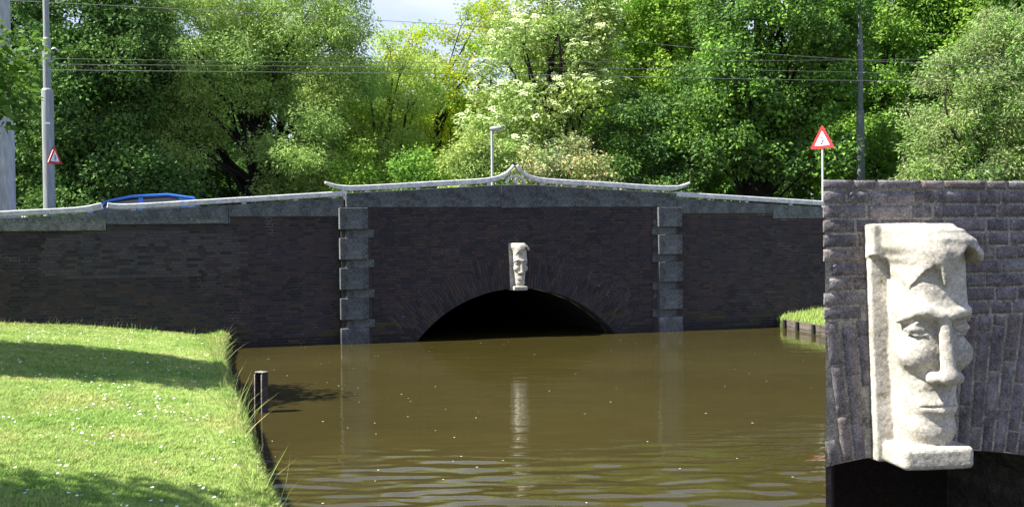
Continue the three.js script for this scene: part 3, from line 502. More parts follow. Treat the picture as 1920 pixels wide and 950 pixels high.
// ------------------------------------------------------------------ car crossing the bridge
{
  const u0 = -4.4, zc = -4.6, w0 = toW(u0, roadY(u0), zc), car = thing('blue_car', 'blue hatchback passing behind the left railing', 'car', [w0.x, w0.y + 0.005, w0.z], BT);
  car.rotation.order = 'YXZ'; car.scale.set(1, 0.97, 1); car.rotation.z = Math.atan(0.066);
  const blue = new THREE.MeshPhysicalMaterial({ color: C(0.02, 0.17, 0.62), roughness: 0.35, metalness: 0.1, clearcoat: 1, clearcoatRoughness: 0.08 }), glass = new THREE.MeshPhysicalMaterial({ color: C(0.02, 0.025, 0.03), roughness: 0.05, clearcoat: 1 }), black = std({ color: C(0.015, 0.015, 0.016), roughness: 0.8 }), rim = std({ color: C(0.5, 0.5, 0.52), roughness: 0.35, metalness: 0.7 });
  const side = new THREE.Shape(); side.moveTo(-1.85, 0.3);                                   // nose at -x
  side.quadraticCurveTo(-1.95, 0.5, -1.86, 0.68); side.quadraticCurveTo(-1.6, 0.86, -1.0, 0.93); side.lineTo(1.72, 0.98); side.quadraticCurveTo(1.9, 0.9, 1.88, 0.5); side.quadraticCurveTo(1.87, 0.3, 1.75, 0.26);
  side.lineTo(1.5, 0.26); side.absarc(1.17, 0.28, 0.34, 0, Math.PI, false); side.lineTo(-0.83, 0.26); side.absarc(-1.17, 0.28, 0.34, 0, Math.PI, false); side.closePath();
  const bg = new THREE.ExtrudeGeometry(side, { depth: 1.46, bevelEnabled: true, bevelThickness: 0.1, bevelSize: 0.06, bevelOffset: -0.06, bevelSegments: 4, curveSegments: 16 }); bg.translate(0, 0, -0.73); mesh('body', toCreasedNormals(bg, 0.6), blue, car);
  const ghPts = (o) => [[-1.08 + o, 0.93], [-0.42 + o * 0.6, 1.38 - o * 0.3], [0.1, 1.455 - o * 0.3], [0.9, 1.45 - o * 0.3], [1.45 - o, 1.33 - o * 0.3], [1.72 - o, 0.96]];
  const cab = prism(ghPts(0), -0.68, 0.68, 0.07); { const p = cab.attributes.position; for (let i = 0; i < p.count; i++) { const k = clamp((p.getY(i) - 0.93) / 0.5, 0, 1); p.setZ(i, p.getZ(i) * (1 - 0.14 * k)); } cab.computeVertexNormals(); }
  mesh('cabin_glass', toCreasedNormals(cab, 0.5), glass, car);
  const roofPts = [[-0.56, 1.32], [-0.42, 1.41], [0.1, 1.48], [0.9, 1.475], [1.5, 1.345], [1.56, 1.26], [1.42, 1.28], [0.9, 1.395], [0.1, 1.405], [-0.35, 1.345]];
  mesh('roof', toCreasedNormals(prism(roofPts, -0.66, 0.66, 0.05), 0.6), blue, car);
  for (const s of [-1, 1]) {
    for (const [a, b, c, d] of [[-1.1, 0.94, -0.46, 1.37], [0.25, 0.96, 0.3, 1.43], [1.38, 0.97, 1.3, 1.36]]) { const wdt = a === 1.38 ? 0.16 : 0.05; const g = prism([[a - wdt, b], [a + wdt, b], [c + wdt, d], [c - wdt, d]], -0.012, 0.012, 0.003); const p = g.attributes.position; for (let i = 0; i < p.count; i++) { const k = clamp((p.getY(i) - 0.93) / 0.5, 0, 1); p.setZ(i, p.getZ(i) + s * (0.69 * (1 - 0.14 * k))); } g.computeVertexNormals(); mesh('pillar', g, blue, car); }
    for (const x of [-1.17, 1.17]) { const wh = new THREE.Group(); wh.name = 'wheel'; wh.position.set(x, 0.29, s * 0.72); car.add(wh); const ty = new THREE.TorusGeometry(0.215, 0.075, 12, 28); ty.scale(1, 1, 1.25); mesh('tyre', ty, black, wh); const rg = new THREE.CylinderGeometry(0.2, 0.2, 0.12, 24); rg.rotateX(Math.PI / 2); mesh('rim', rg, rim, wh); }
    const hl = new THREE.SphereGeometry(1, 14, 10); hl.scale(0.16, 0.08, 0.12); hl.translate(-1.74, 0.69, s * 0.58); mesh('headlight', hl, std({ color: C(0.75, 0.78, 0.8), roughness: 0.15 }), car);
    mesh('wing_mirror', at(rbox(0.16, 0.12, 0.2, 0.04, 3), -0.75, 1.0, s * 0.87), blue, car);
    mesh('door_handle', at(rbox(0.16, 0.03, 0.03, 0.01), 0.05, 0.84, s * 0.84), blue, car);
    mesh('tail_light', at(rbox(0.06, 0.22, 0.2, 0.02), 1.87, 0.78, s * 0.62), std({ color: C(0.4, 0.01, 0.01), roughness: 0.2 }), car);
  }
  mesh('bumper', at(rbox(0.16, 0.2, 1.5, 0.05, 3), -1.9, 0.4, 0), blue, car);
}

// ------------------------------------------------------------------ at the water's edge
{
  const t = thing('mooring_post', 'rusty folded steel channel post leaning in the water by the left bank', 'post', [-3.25, -0.9, -13.0], 2.6);
  const rust = std({ color: C(0.14, 0.1, 0.085), roughness: 0.85, map: stoneMap }), edge = std({ color: C(0.6, 0.55, 0.5), roughness: 0.8, map: stoneMap });
  const prof = [[-0.065, 0.055], [-0.065, -0.045], [0.065, -0.045], [0.065, 0.055], [0.053, 0.055], [0.053, -0.033], [-0.053, -0.033], [-0.053, 0.055]];
  const g = prism(prof, 0, 1.41, 0.001); g.rotateX(-Math.PI / 2); mesh('channel', g, rust, t);
  for (const s of [-1, 1]) mesh('scuffed_flange', at(rbox(0.016, 1.38, 0.012, 0.003), s * 0.0595, 0.7, -0.0565 + 0.0 + 0.113 - 0.12), edge, t);
  mesh('cap_strip', at(rbox(0.14, 0.012, 0.1, 0.004), 0, 1.416, -0.005), edge, t); t.rotation.z = 0.012;
}
{
  const t = thing('timber_revetment', 'low weathered plank edging with dark stakes along the right bank', 'edging', [0, 0, 0]);
  const wood = [std({ color: C(0.3, 0.26, 0.2), roughness: 0.95, map: rep(stoneMap, 0.4, 3) }), std({ color: C(0.24, 0.21, 0.165), roughness: 0.95, map: rep(stoneMap, 0.4, 3) })], stake = std({ color: C(0.03, 0.026, 0.022), roughness: 0.95, map: stoneMap });
  const ang = Math.atan2(0.196, 1); let z = -24.0, k = 0;
  while (z < -3) { const L = 1.8; for (const [y, i] of [[0.135, 0], [-0.03, 1], [-0.19, 0]]) { const m = mesh('plank', rbox(0.04, 0.155, L - 0.02, 0.006), wood[(k + i) % 2], t); m.position.set(redgeX(z + L / 2), y, z + L / 2); m.rotation.y = ang; } z += L * 0.982; k++; }
  for (let q = -23.8, i = 0; q < -3; q += [0.62, 0.75, 0.8][i++ % 3]) { const m = mesh('stake', new THREE.CylinderGeometry(0.042, 0.045, 1.1, 8), stake, t); m.position.set(redgeX(q) - 0.062, -0.345, q); }
}

// ------------------------------------------------------------------ trees and shrubs
function leafClump(seed, n, L, W, spread, droop) {
  const r = rng(seed), pos = []; const X = V(), Y = V(), N = V(), P = V();
  for (let i = 0; i < n; i++) {
    do P.set(r() * 2 - 1, r() * 2 - 1, r() * 2 - 1); while (P.lengthSq() > 1);
    if (droop) { P.set(P.x * spread * 0.45, P.y * spread * 1.25, P.z * spread * 0.45); Y.set((r() - 0.5) * 0.9, -1 + r() * 0.7, (r() - 0.5) * 0.9).normalize(); N.set(r() - 0.5, (r() - 0.5) * 0.6, r() - 0.5); }
    else { P.multiplyScalar(spread); P.y *= 0.7; Y.set(P.x + (r() - 0.5) * spread, -0.25 * spread + (r() - 0.5) * spread * 0.8, P.z + (r() - 0.5) * spread).normalize(); N.set((r() - 0.5) * 2, 0.55, (r() - 0.5) * 2); }
    X.crossVectors(Y, N).normalize(); N.crossVectors(X, Y);
    const l = L * (0.7 + 0.6 * r()), w = W * (0.75 + 0.5 * r()) * 0.5, f = 0.18 * w;
    const a = [P.x, P.y, P.z], t = [P.x + Y.x * l - N.x * l * 0.12, P.y + Y.y * l - N.y * l * 0.12, P.z + Y.z * l - N.z * l * 0.12];
    const c = (s) => [P.x + Y.x * l * 0.42 + X.x * w * s + N.x * f, P.y + Y.y * l * 0.42 + X.y * w * s + N.y * f, P.z + Y.z * l * 0.42 + X.z * w * s + N.z * f];
    pos.push(...a, ...c(1), ...t, ...a, ...t, ...c(-1));
  }
  return rawGeo(pos);
}
const CLUMPS = {
  broad: [leafClump(1, 19, 0.135, 0.095, 0.34), leafClump(2, 19, 0.13, 0.095, 0.35)],
  fine: [leafClump(3, 20, 0.11, 0.07, 0.33), leafClump(4, 20, 0.11, 0.068, 0.32)],
  willow: [leafClump(5, 26, 0.15, 0.028, 0.34, true), leafClump(6, 26, 0.14, 0.03, 0.34, true)],
  narrow: [leafClump(15, 22, 0.135, 0.046, 0.34), leafClump(16, 22, 0.13, 0.046, 0.34)],
  shrub: [leafClump(7, 18, 0.11, 0.065, 0.29), leafClump(8, 18, 0.11, 0.065, 0.28)],
  near: [leafClump(9, 14, 0.12, 0.075, 0.22), leafClump(10, 14, 0.12, 0.075, 0.22)],
};
const leafMats = new Map();
function leafMat(tr) { if (!leafMats.has(tr)) leafMats.set(tr, new THREE.MeshPhysicalMaterial({ color: 0xffffff, roughness: 0.75, transmission: tr, thickness: 0, ior: 1.3, specularIntensity: 0.35, side: THREE.DoubleSide })); return leafMats.get(tr); }
const barkMat = std({ color: C(0.06, 0.048, 0.036), roughness: 1, map: rep(stoneMap, 0.5, 2), bumpMap: rep(grainBump, 1, 3), bumpScale: 0.03 });
const flowerGeo = (() => { const r = rng(44), pos = []; for (let i = 0; i < 26; i++) { const a = r() * 6.28, d = Math.sqrt(r()) * 0.11, x = Math.cos(a) * d, z = Math.sin(a) * d, y = 0.02 * r() + 0.03 * (1 - d / 0.11), s = 0.014 + 0.012 * r(); pos.push(x - s, y, z, x + s, y + 0.004, z, x, y + 0.006, z + s * 1.4, x + s, y + 0.004, z, x - s, y, z, x, y + 0.004, z - s * 1.4); } return rawGeo(pos); })();
const treeMatrix = new THREE.Matrix4(), tq = new THREE.Quaternion(), te = new THREE.Euler(), ts = V(), tp = V(), tc = new THREE.Color();
function tree(o) {
  const { name = 'leafy_tree', label, category = 'tree', x, z, lobes, kind = 'broad', palette, puffs = 40, dens = 80, pr = [0.9, 1.5], trunk = 0.22, tr = 0.45, seed = 1, ground = 1.65, flowers = 0, lean = 0, group, stems = 1, size = 1, fill = 0.45, trunkX = 0 } = o;
  const r = rng(seed * 7919 + 13), t = thing(name, label, category, [x, ground, z], 0, group);
  const P = [], vol = lobes.map(l => l[3] * l[4] * l[5]), tot = vol.reduce((a, b) => a + b, 0);
  lobes.forEach((l, li) => {
    const n = Math.max(3, Math.round(puffs * vol[li] / tot));
    for (let i = 0; i < n; i++) { let best = null, bd = -1; for (let k = 0; k < 7; k++) { const v = V(r() * 2 - 1, r() * 2 - 1, r() * 2 - 1); const len = v.length() || 1; const rad = lerp(fill, 0.92, Math.sqrt(r())); v.multiplyScalar(rad / len); const c = V(l[0] + v.x * l[3], l[1] - ground + v.y * l[4], l[2] + v.z * l[5]); let d = 1e9; for (const q of P) d = Math.min(d, q.c.distanceTo(c)); if (d > bd) { bd = d; best = c; } } P.push({ c: best, r: lerp(pr[0], pr[1], r()), tone: r(), tint: (r() - 0.5) }); }
  });
  // trunk and limbs
  const top = Math.max(...P.map(p => p.c.y)), low = Math.min(...P.map(p => p.c.y)), bole = [], rad = [], woods = [];
  const bx = trunkX; const H = lerp(low, top, 0.78);
  for (let i = 0; i <= 9; i++) { const f = i / 9; bole.push(V(bx + lean * f * H * 0.2 + 0.25 * noise.noise(f * 3, seed, 0) * f * 2, f * H - 0.15, 0.3 * noise.noise(f * 3, seed, 7) * f * 2)); rad.push(trunk * (1.25 * Math.exp(-f * 14) + 1) * (1 - 0.78 * f)); }
  mesh('trunk', taper(bole, rad, 10), barkMat, t);
  for (let s = 1; s < stems; s++) { const a = r() * 6.28; const b = bole.map((p, i) => V(p.x + Math.cos(a) * (0.25 + i * 0.22), p.y * 0.9, p.z + Math.sin(a) * (0.25 + i * 0.18))); mesh('trunk', taper(b, rad.map(v => v * 0.75), 8), barkMat, t); }
  const limbs = P.filter((_, i) => i % 2 === 0 || P.length < 26);
  limbs.forEach(p => {
    const f = clamp((p.c.y - low * 0.4) / H - 0.28, 0.14, 0.93), k = f * 9, i = Math.floor(k), a = bole[i].clone().lerp(bole[Math.min(9, i + 1)], k - i), L = a.distanceTo(p.c), ra = Math.min(rad[i] * 0.6, 0.018 + 0.017 * L);
    const m1 = a.clone().lerp(p.c, 0.35).add(V((r() - 0.5) * L * 0.16, L * 0.1 * (r() - 0.2), (r() - 0.5) * L * 0.16)), m2 = a.clone().lerp(p.c, 0.7).add(V((r() - 0.5) * L * 0.15, L * 0.09, (r() - 0.5) * L * 0.15));
    woods.push(taper([a, a.clone().lerp(m1, 0.5), m1, m2, p.c], [ra, ra * 0.85, ra * 0.66, ra * 0.4, 0.012], 5));
    for (let q = 0; q < 4; q++) { const e = p.c.clone().add(V(r() - 0.5, r() - 0.35, r() - 0.5).multiplyScalar(p.r * 1.5)); woods.push(taper([m2.clone().lerp(p.c, r() * 0.9), m2.clone().lerp(e, 0.6), e], [ra * 0.34, ra * 0.2, 0.007], 4)); }
  });
  mesh('limbs', mergeGeometries(woods), barkMat, t);
  // foliage
  const geos = CLUMPS[kind], list = [[], []], cols = [[], []];
  P.forEach((p, pi) => {
    const n = Math.round(dens * 0.85 * p.r * p.r);
    for (let i = 0; i < n; i++) {
      const v = V(r() * 2 - 1, r() * 2 - 1, r() * 2 - 1).normalize().multiplyScalar(p.r * Math.pow(r(), 0.45)); v.y *= 0.78;
      const w = p.c.clone().add(v); w.x += 0.25 * noise.noise(w.x * 1.4, w.y * 1.4, w.z * 1.4 + seed); if (w.y < 0.1) continue;
      const g = r() < 0.5 ? 0 : 1, s = (0.75 + 0.55 * r()) * size;
      te.set(kind === 'willow' ? (r() - 0.5) * 0.5 : (r() - 0.5) * 1.1, r() * 6.28, kind === 'willow' ? (r() - 0.5) * 0.5 : (r() - 0.5) * 1.1);
      list[g].push(treeMatrix.compose(w, tq.setFromEuler(te), ts.setScalar(s)).clone());
      const a = palette[Math.floor(r() * palette.length)], b = 0.8 + 0.3 * p.tone + 0.4 * (r() - 0.4) * (0.5 + r()), h = 0.1 * p.tint;
      cols[g].push([a[0] * b * (1 + h), a[1] * b, a[2] * b * (1 - h)]);
    }
  });
  list.forEach((l, g) => { if (!l.length) return; const im = new THREE.InstancedMesh(geos[g], leafMat(tr), l.length); l.forEach((m, i) => { im.setMatrixAt(i, m); im.setColorAt(i, tc.setRGB(...cols[g][i])); }); im.name = 'crown'; im.userData.kind = 'stuff'; im.castShadow = im.receiveShadow = true; t.add(im); });
  if (flowers) {
    const fl = []; for (let i = 0; i < flowers; i++) { const p = P[Math.floor(r() * P.length)], a = r() * 6.28, e = r() * 1.1 - 0.05; const v = V(Math.cos(a) * Math.cos(e), Math.sin(e), Math.sin(a) * Math.cos(e)).multiplyScalar(p.r * (0.95 + 0.25 * r())); v.y *= 0.85; te.set((r() - 0.5) * 0.9 + 0.35, r() * 6.28, (r() - 0.5) * 0.9); fl.push(new THREE.Matrix4().compose(p.c.clone().add(v), tq.setFromEuler(te), ts.setScalar(0.8 + 0.8 * r()))); }
    const im = new THREE.InstancedMesh(flowerGeo, std({ color: C(0.46, 0.54, 0.26), roughness: 0.9, side: THREE.DoubleSide }), fl.length); fl.forEach((m, i) => im.setMatrixAt(i, m)); im.name = 'blossom'; im.userData.kind = 'stuff'; im.castShadow = im.receiveShadow = true; t.add(im);
  }
  return t;
}
const G = {
  dark: [[0.083, 0.178, 0.033], [0.111, 0.214, 0.040], [0.098, 0.191, 0.055]],
  mid: [[0.175, 0.331, 0.043], [0.218, 0.392, 0.055], [0.146, 0.284, 0.046]],
  light: [[0.304, 0.477, 0.064], [0.364, 0.545, 0.076], [0.260, 0.420, 0.064]],
  gold: [[0.459, 0.552, 0.042], [0.382, 0.511, 0.048], [0.555, 0.571, 0.038], [0.268, 0.449, 0.057]],
  willow: [[0.349, 0.490, 0.129], [0.418, 0.556, 0.154], [0.295, 0.421, 0.108]],
  willow2: [[0.435, 0.569, 0.128], [0.497, 0.629, 0.139], [0.373, 0.494, 0.116]],
  pale: [[0.364, 0.477, 0.133], [0.413, 0.530, 0.152], [0.291, 0.412, 0.106]],
  varieg: [[0.226, 0.319, 0.101], [0.564, 0.521, 0.269], [0.169, 0.252, 0.084], [0.376, 0.403, 0.168]],
  grey: [[0.294, 0.377, 0.150], [0.336, 0.421, 0.176], [0.210, 0.311, 0.105], [0.252, 0.444, 0.088]],
};
// name, label, options; lobes: x (from trunk), y (absolute), z (from trunk), three radii
const T = (label, x, z, lobes, o) => tree({ label, x, z, lobes, seed: Math.round(1000 + x * 37 - z * 91), ...o });
T('dark leafy tree behind the left mast', -14.8, -35, [[0, 7.5, 0, 2.9, 5.2, 2.6], [1.7, 4.4, 0.8, 2.2, 2.6, 1.8]], { palette: G.dark, puffs: 50, kind: 'broad', tr: 0.35 });
T('tall dark tree at the far left edge behind the columns', -21, -37, [[0, 8, 0, 3.6, 6, 3]], { palette: G.dark, puffs: 44, tr: 0.35 });
T('large grey-green willow with a dark trunk left of the bridge', -9.6, -38, [[-2.2, 9, 0.6, 3.4, 3.6, 2.8], [2.0, 9.6, 0, 2.5, 3.4, 2.4], [-3.6, 5.6, 2, 2.2, 2.2, 1.8], [1.6, 5.6, 1.6, 2.2, 1.9, 1.6]], { palette: G.willow, puffs: 92, kind: 'narrow', dens: 105, trunk: 0.36, pr: [0.65, 1.15], stems: 2, name: 'willow_tree', fill: 0.3 });
T('lighter olive willow with an arching limb, left of centre', -5.4, -40.5, [[0.3, 7.7, 0, 2.5, 2.9, 2.2], [-0.6, 4.8, 0.8, 2.0, 1.8, 1.5]], { palette: G.willow2, puffs: 52, kind: 'narrow', dens: 80, trunk: 0.2, pr: [0.55, 0.95], name: 'willow_tree', lean: 0.5, fill: 0.25 });
T('yellow-leaved tree behind the left half of the bridge', -3.4, -46, [[0, 8.3, 0, 2.8, 3.9, 2.2], [-2.2, 6.2, 0.6, 1.9, 3, 1.6], [2.6, 11.2, 0, 1.9, 2.2, 1.5]], { palette: G.gold, puffs: 58, kind: 'fine', dens: 60, pr: [0.6, 1.1], tr: 0.55, fill: 0.3 });
T('pale green tree with cream blossom above the bridge crown', 1.4, -37, [[0, 7.3, 0, 2.9, 3.5, 2.4], [0.6, 10.3, -0.4, 2.2, 2.2, 1.8], [-1.4, 5.2, 0.8, 1.8, 2, 1.4]], { palette: G.pale, puffs: 74, kind: 'fine', dens: 75, flowers: 2200, pr: [0.55, 0.95], tr: 0.45, stems: 2, name: 'blossom_tree' });
T('bright green maple-like tree right of the blossom', 6.0, -42, [[0, 9.2, 0, 3.0, 4.6, 2.6], [-0.4, 5.2, 0.8, 2.6, 2.2, 2]], { palette: G.light, puffs: 66, kind: 'broad', pr: [0.75, 1.25], tr: 0.5, dens: 75 });
T('big dark green tree whose trunk shows above the right coping', 8.55, -35.5, [[0.9, 9.2, 0, 3.0, 4.4, 2.6], [-1.2, 6.5, 0.4, 1.9, 2.4, 1.8], [1.8, 5.4, 0.6, 1.7, 1.6, 1.5]], { palette: [...G.mid, ...G.dark], puffs: 84, kind: 'broad', trunk: 0.33, tr: 0.42, pr: [0.6, 1.1], dens: 80 });
T('green tree behind the dark right mast', 15.4, -42, [[0, 9, 0, 3.5, 5, 2.8], [-1, 5, 1, 2.8, 2.4, 2]], { palette: G.mid, puffs: 66, kind: 'broad', pr: [0.75, 1.25] });
T('tall green tree in the upper right corner', 20.6, -40, [[0, 9.5, 0, 3.6, 5, 3]], { palette: [...G.mid, G.light[0]], puffs: 52, kind: 'broad' });
T('grey-green sprawling willow above the close pier', 14.4, -31, [[0, 5.2, 0, 2.5, 3.0, 2], [1.2, 7.4, -0.3, 1.8, 1.9, 1.5], [-1.4, 3.4, 0.4, 1.4, 1.4, 1.2]], { palette: G.grey, puffs: 74, kind: 'narrow', dens: 100, pr: [0.4, 0.8], name: 'willow_tree', stems: 3, trunk: 0.12, fill: 0.2 });
// the wood behind
[[-30, 8.2, 'dark', 'far left'], [-24, 8.4, 'dark', 'left'], [-18, 8.6, 'mid', 'behind the dark tree by the mast'], [-12.5, 8.2, 'dark', 'behind the large willow'], [-7.4, 6.2, 'mid', 'between the two willows'], [-1, 6.9, 'light', 'behind the yellow tree'], [3.6, 8.4, 'light', 'behind the blossom tree'], [9.6, 9, 'mid', 'behind the bright green tree'], [15.8, 8.4, 'mid', 'behind the right mast'], [21.5, 8.6, 'dark', 'behind the sprawling willow'], [28, 8.6, 'mid', 'at the far right']].forEach(([x, y, c, w], i) => tree({ label: 'background woodland tree ' + (w.startsWith('b') || w.startsWith('at') ? w : 'standing ' + w), x, z: -56 - (i % 3) * 2, lobes: [[0, y, 0, 4.2, y - 2.6, 3], [i % 2 ? 2 : -2, 4.2, 1.5, 3, 2.6, 2]], palette: G[c], puffs: 50, pr: [1, 1.7], dens: 44, size: 1.4, seed: 300 + i, kind: 'broad', group: 'wood behind the bridge' }));
// shrubs along the road
[[-15.6, -38, 3.8, 1.9, 2.1, 'dark', 'dark shrub at the foot of the left mast'], [-12.6, -40, 4.2, 2.2, 2.4, 'dark', 'dark shrub above the blue car'], [-9.8, -41, 4.2, 2.2, 2.4, 'dark', 'dark shrub beneath the large willow trunk'], [-7.1, -40, 4, 1.8, 2.2, 'mid', 'green shrub under the right side of the large willow'], [-5.2, -36.4, 3.6, 1.25, 2.0, 'light', 'bright green shrub behind the left curled rail end'], [-2.9, -36, 3.7, 1.5, 1.9, 'mid', 'mid green shrub left of the street lamp'], [-0.9, -34.8, 4, 1.5, 2.4, 'pale', 'pale green shrub behind the street lamp'], [1.9, -32.6, 3.8, 1.9, 1.8, 'varieg', 'cream-flecked shrub right of the bridge crown'], [4.6, -35.4, 4.7, 2.0, 2.8, 'dark', 'tall dark shrub over the right half of the bridge'], [6.5, -38.5, 3.9, 1.7, 2.2, 'mid', 'shrub left of the dark tree trunk'], [10.6, -39, 3.8, 2.2, 2.2, 'dark', 'dark shrub behind the triangular sign'], [13.4, -37, 4.2, 2, 2.5, 'mid', 'green shrub right of the right mast'], [17.2, -34, 4, 2.2, 2.5, 'mid', 'green shrub at the right edge']].forEach(([x, z, y, rx, ry, c, label], i) => tree({ name: 'shrub', label, category: 'shrub', x, z, lobes: [[0, y, 0, rx, ry, rx * 0.8], [(i % 3 - 1) * 0.8, y - 0.9, 0.5, rx * 0.8, ry * 0.55, rx * 0.6]], palette: G[c], puffs: 34, pr: [0.35, 0.7], dens: 150, kind: 'shrub', trunk: 0.07, stems: 3, seed: 500 + i, fill: 0.25, tr: 0.4, group: 'shrubs along the road' }));
// trees on the near left bank, which throw the shadows on the lawn
tree({ label: 'tree on the left bank whose leaves hang into the upper left corner', x: -10.4, z: -13.2, ground: 0.8, lobes: [[0.62, 4.3, 0, 3.05, 1.45, 1.7]], palette: [...G.mid, G.dark[1]], puffs: 56, kind: 'near', dens: 150, pr: [0.5, 0.85], seed: 801, trunk: 0.2, group: 'trees on the left bank' });
tree({ label: 'tree on the left bank just outside the view, shading the near lawn', x: -7.3, z: -4.2, ground: 0.85, lobes: [[0, 5.4, 0, 2.6, 1.8, 1.9]], palette: G.mid, puffs: 40, kind: 'near', dens: 130, pr: [0.5, 0.85], seed: 802, trunk: 0.18, group: 'trees on the left bank' });

// ------------------------------------------------------------------ lawn, daisies, stalks, floating petals
function tuft(seed, n, h, w, spread, bend) {
  const r = rng(seed), pos = [];
  for (let i = 0; i < n; i++) { const a = r() * 6.28, d = Math.sqrt(r()) * spread, x = Math.cos(a) * d, z = Math.sin(a) * d, b = r() * 6.28, hh = h * (0.55 + 0.65 * r()), k = bend * hh * (0.3 + r()), bx = Math.cos(b) * k, bz = Math.sin(b) * k, c = b + 1.57 + (r() - 0.5), wx = Math.cos(c) * w * 0.5, wz = Math.sin(c) * w * 0.5;
    const A = [x - wx, -0.01, z - wz], B = [x + wx, -0.01, z + wz], M1 = [x - wx * 0.8 + bx * 0.3, hh * 0.55, z - wz * 0.8 + bz * 0.3], M2 = [x + wx * 0.8 + bx * 0.3, hh * 0.55, z + wz * 0.8 + bz * 0.3], T_ = [x + bx, hh * 0.95, z + bz];
    pos.push(...A, ...B, ...M2, ...A, ...M2, ...M1, ...M1, ...M2, ...T_); }
  return rawGeo(pos);
}
function scatter(name, geo, mat, items, colors, label, category) {
  const im = new THREE.InstancedMesh(geo, mat, items.length); items.forEach((m, i) => { im.setMatrixAt(i, m); if (colors) im.setColorAt(i, colors[i]); });
  im.name = numbered(name); im.userData = { kind: 'stuff', label, category }; im.castShadow = im.receiveShadow = true; scene.add(im); return im;
}
const grassMat = new THREE.MeshPhysicalMaterial({ color: 0xffffff, roughness: 0.7, transmission: 0.4, thickness: 0, ior: 1.3, specularIntensity: 0.4, side: THREE.DoubleSide });
{
  const r = rng(55), items = [], cols = [], wallZ = x => BA.z - (x - BA.x) * Math.tan(BT);
  const GA = [0.34, 0.46, 0.12], GB = [0.41, 0.48, 0.15], GC = [0.27, 0.42, 0.09], GD = [0.42, 0.41, 0.17];
  let n = 0; while (items.length < 185000 && n++ < 900000) {
    const z = -22.6 + 18 * r(), d = Math.pow(r(), 1.15) * 9.5 - 0.03, x = edgeX(z) - d; if (z < wallZ(x) - 0.02) continue;
    if (x < z * 0.56 - 2.8 || (x < z * 0.56 - 0.6 && r() < 0.5)) continue; const far = clamp((-z - 5) / 16, 0, 1); if (r() > lerp(1, 0.5, far)) continue;
    const e = d < 0.12 ? 1.15 : 1, s = (0.75 + 0.5 * r()) * e * (0.9 + 0.5 * Math.max(0, fbm(x * 0.8, z * 0.8, 2, 2))) * (z < wallZ(x) + 0.2 ? 1.4 : 1) * lerp(0.85, 1.35, far);
    te.set((r() - 0.5) * 0.4, r() * 6.28, (r() - 0.5) * 0.4 - (d < 0.08 ? 0.5 : 0)); tp.set(x, d < 0.03 ? 0.2 : bankY(Math.max(d, 0.02), z), z);
    items.push(new THREE.Matrix4().compose(tp, tq.setFromEuler(te), ts.set(s * 1.15, s * (d < 0.12 ? 1.15 : 1), s * 1.15)));
    const f = fbm(x * 0.9, z * 0.9, 4, 3), q = r(), a = f > 0.16 ? GB : f < -0.14 ? GC : GA, b = 0.8 + 0.4 * r(), m = q < 0.05 + 0.12 * Math.max(0, fbm(x * 0.5, z * 0.5, 11, 2)) ? GD : a; cols.push(new THREE.Color().setRGB(m[0] * b, m[1] * b, m[2] * b));
  }
  for (let i = 0; i < 15000; i++) { const z = -21 + 16.5 * r(), k = r(), x = edgeX(z) + 0.02 + 0.13 * k; if (z < wallZ(x)) continue; te.set((r() - 0.5) * 0.5, (r() - 0.5) * 0.6, -0.7 - 0.7 * r()); tp.set(x - 0.03, 0.22 - 0.2 * k, z); items.push(new THREE.Matrix4().compose(tp, tq.setFromEuler(te), ts.setScalar(1.1 + 0.9 * r()))); const a = r() < 0.25 ? GD : r() < 0.5 ? GC : GA, b = 0.75 + 0.4 * r(); cols.push(new THREE.Color().setRGB(a[0] * b, a[1] * b, a[2] * b)); }
  scatter('lawn_grass', tuft(1, 9, 0.04, 0.006, 0.05, 0.6), grassMat, items, cols, 'short mown grass covering the left bank', 'grass');
  const it2 = [], c2 = []; for (let i = 0; i < 9000; i++) { const z = -24.6 + 12 * r(), d = Math.pow(r(), 1.6) * 3.5, x = redgeX(z) + 0.08 + d; if (z < wallZ(x)) continue; te.set((r() - 0.5) * 0.4, r() * 6.28, (r() - 0.5) * 0.4); tp.set(x, 0.17 + 0.5 * (1 - Math.exp(-0.4 * d)), z); it2.push(new THREE.Matrix4().compose(tp, tq.setFromEuler(te), ts.set(1.6, 1.2 + 1.4 * r(), 1.6))); const b = 0.8 + 0.4 * r(), a = r() < 0.3 ? GB : GA; c2.push(new THREE.Color().setRGB(a[0] * b, a[1] * b, a[2] * b)); }
  scatter('bank_grass', tuft(2, 9, 0.07, 0.006, 0.05, 0.6), grassMat, it2, c2, 'long grass on the right bank behind the planks', 'grass');
  // long stalks leaning over the edge
  const it3 = [], c3 = []; for (let i = 0; i < 420; i++) { const z = -20.5 + 16 * r(), k = fbm(z * 0.9, 0.5, 0, 2); if (r() > 0.35 + k * 1.6) continue; const d = -0.04 + 0.14 * r(), x = edgeX(z) - d; te.set((r() - 0.5) * 0.6, r() * 6.28, -0.25 - 0.5 * r()); tp.set(x, 0.2, z); it3.push(new THREE.Matrix4().compose(tp, tq.setFromEuler(te), ts.set(1, 0.7 + 0.8 * r(), 1))); const a = r() < 0.55 ? GD : GA; c3.push(new THREE.Color().setRGB(...a)); }
  for (let i = 0; i < 60; i++) { const x = -10 + 4 * r(), z = wallZ(x) + 0.12; it3.push(new THREE.Matrix4().compose(tp.set(x, bankY(edgeX(z) - x, z), z), tq.setFromEuler(te.set(0.2 * (r() - 0.5), r() * 6, 0.3 * (r() - 0.5))), ts.setScalar(0.4 + 0.3 * r()))); c3.push(new THREE.Color().setRGB(...GB)); }
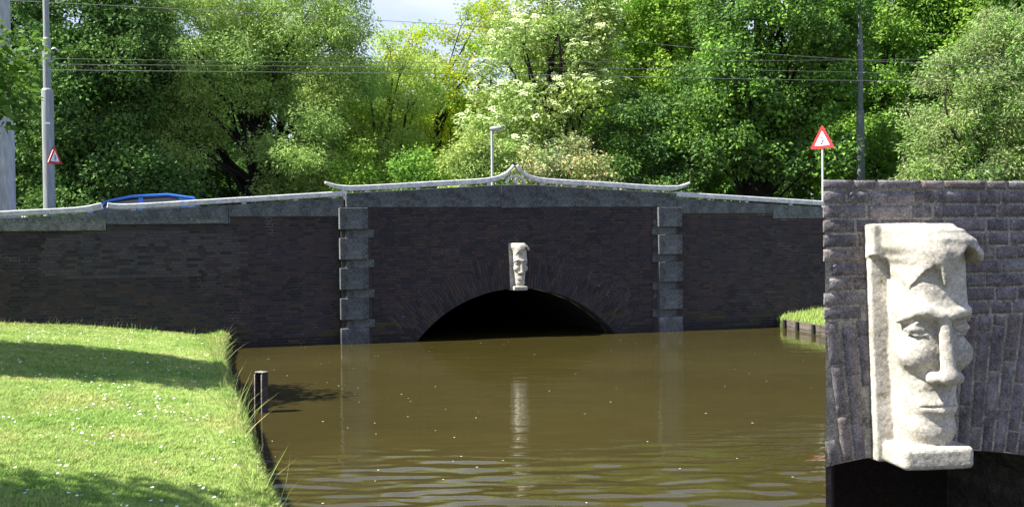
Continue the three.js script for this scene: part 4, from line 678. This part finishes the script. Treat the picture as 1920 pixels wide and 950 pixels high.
  scatter('edge_stalks', tuft(3, 3, 0.36, 0.006, 0.04, 0.7), grassMat, it3, c3, 'long dry grass stalks leaning over the water edge', 'grass');
  // daisies
  const dg = (() => { const p = []; for (let i = 0; i < 8; i++) { const a = i / 8 * 6.283, b = a + 0.6; p.push(0, 0.062, 0, Math.cos(b) * 0.0135, 0.06, Math.sin(b) * 0.0135, Math.cos(a) * 0.0135, 0.06, Math.sin(a) * 0.0135); } p.push(-0.001, 0, 0, 0.001, 0, 0, 0, 0.061, 0); return rawGeo(p); })();
  const it4 = []; for (let n = 0; it4.length < 650 && n < 9000; n++) { const z = -21 + 15.5 * r(), d = 0.1 + 6.5 * r(), x = edgeX(z) - d; if (x < z * 0.53 - 0.3 || z < wallZ(x) + 0.3) continue; if (fbm(x * 1.1, z * 1.1, 6, 2) < 0.02 + 0.22 * (r() - 0.5)) continue; te.set((r() - 0.5) * 0.5 + 0.2, r() * 6, (r() - 0.5) * 0.5); it4.push(new THREE.Matrix4().compose(tp.set(x, bankY(d, z), z), tq.setFromEuler(te), ts.set(1, 1, 1).multiplyScalar(0.55 + 0.5 * r()))); }
  scatter('daisies', dg, std({ color: C(0.8, 0.8, 0.78), roughness: 0.9, side: THREE.DoubleSide }), it4, null, 'small white daisies scattered over the lawn', 'flowers');
  const pg = new THREE.CircleGeometry(0.009, 6); pg.rotateX(-Math.PI / 2);
  const it5 = []; for (let i = 0; i < 110; i++) { const z = -21.5 + 15 * r(), x = edgeX(z) + 0.3 + (redgeX(z) - edgeX(z) - 0.5) * (r() < 0.35 ? 0.25 * r() : r()); if (z < wallZ(x) + 0.3) continue; it5.push(new THREE.Matrix4().compose(tp.set(x, 0.012, z), tq.setFromEuler(te.set(0, r() * 6, 0)), ts.set(0.6 + 1.1 * r(), 1, 0.5 + 0.6 * r()))); }
  scatter('floating_petals', pg, std({ color: C(0.6, 0.58, 0.48), roughness: 0.9, side: THREE.DoubleSide }), it5, null, 'pale petals and specks floating on the canal', 'petals');
}
renderer.render(scene, camera);
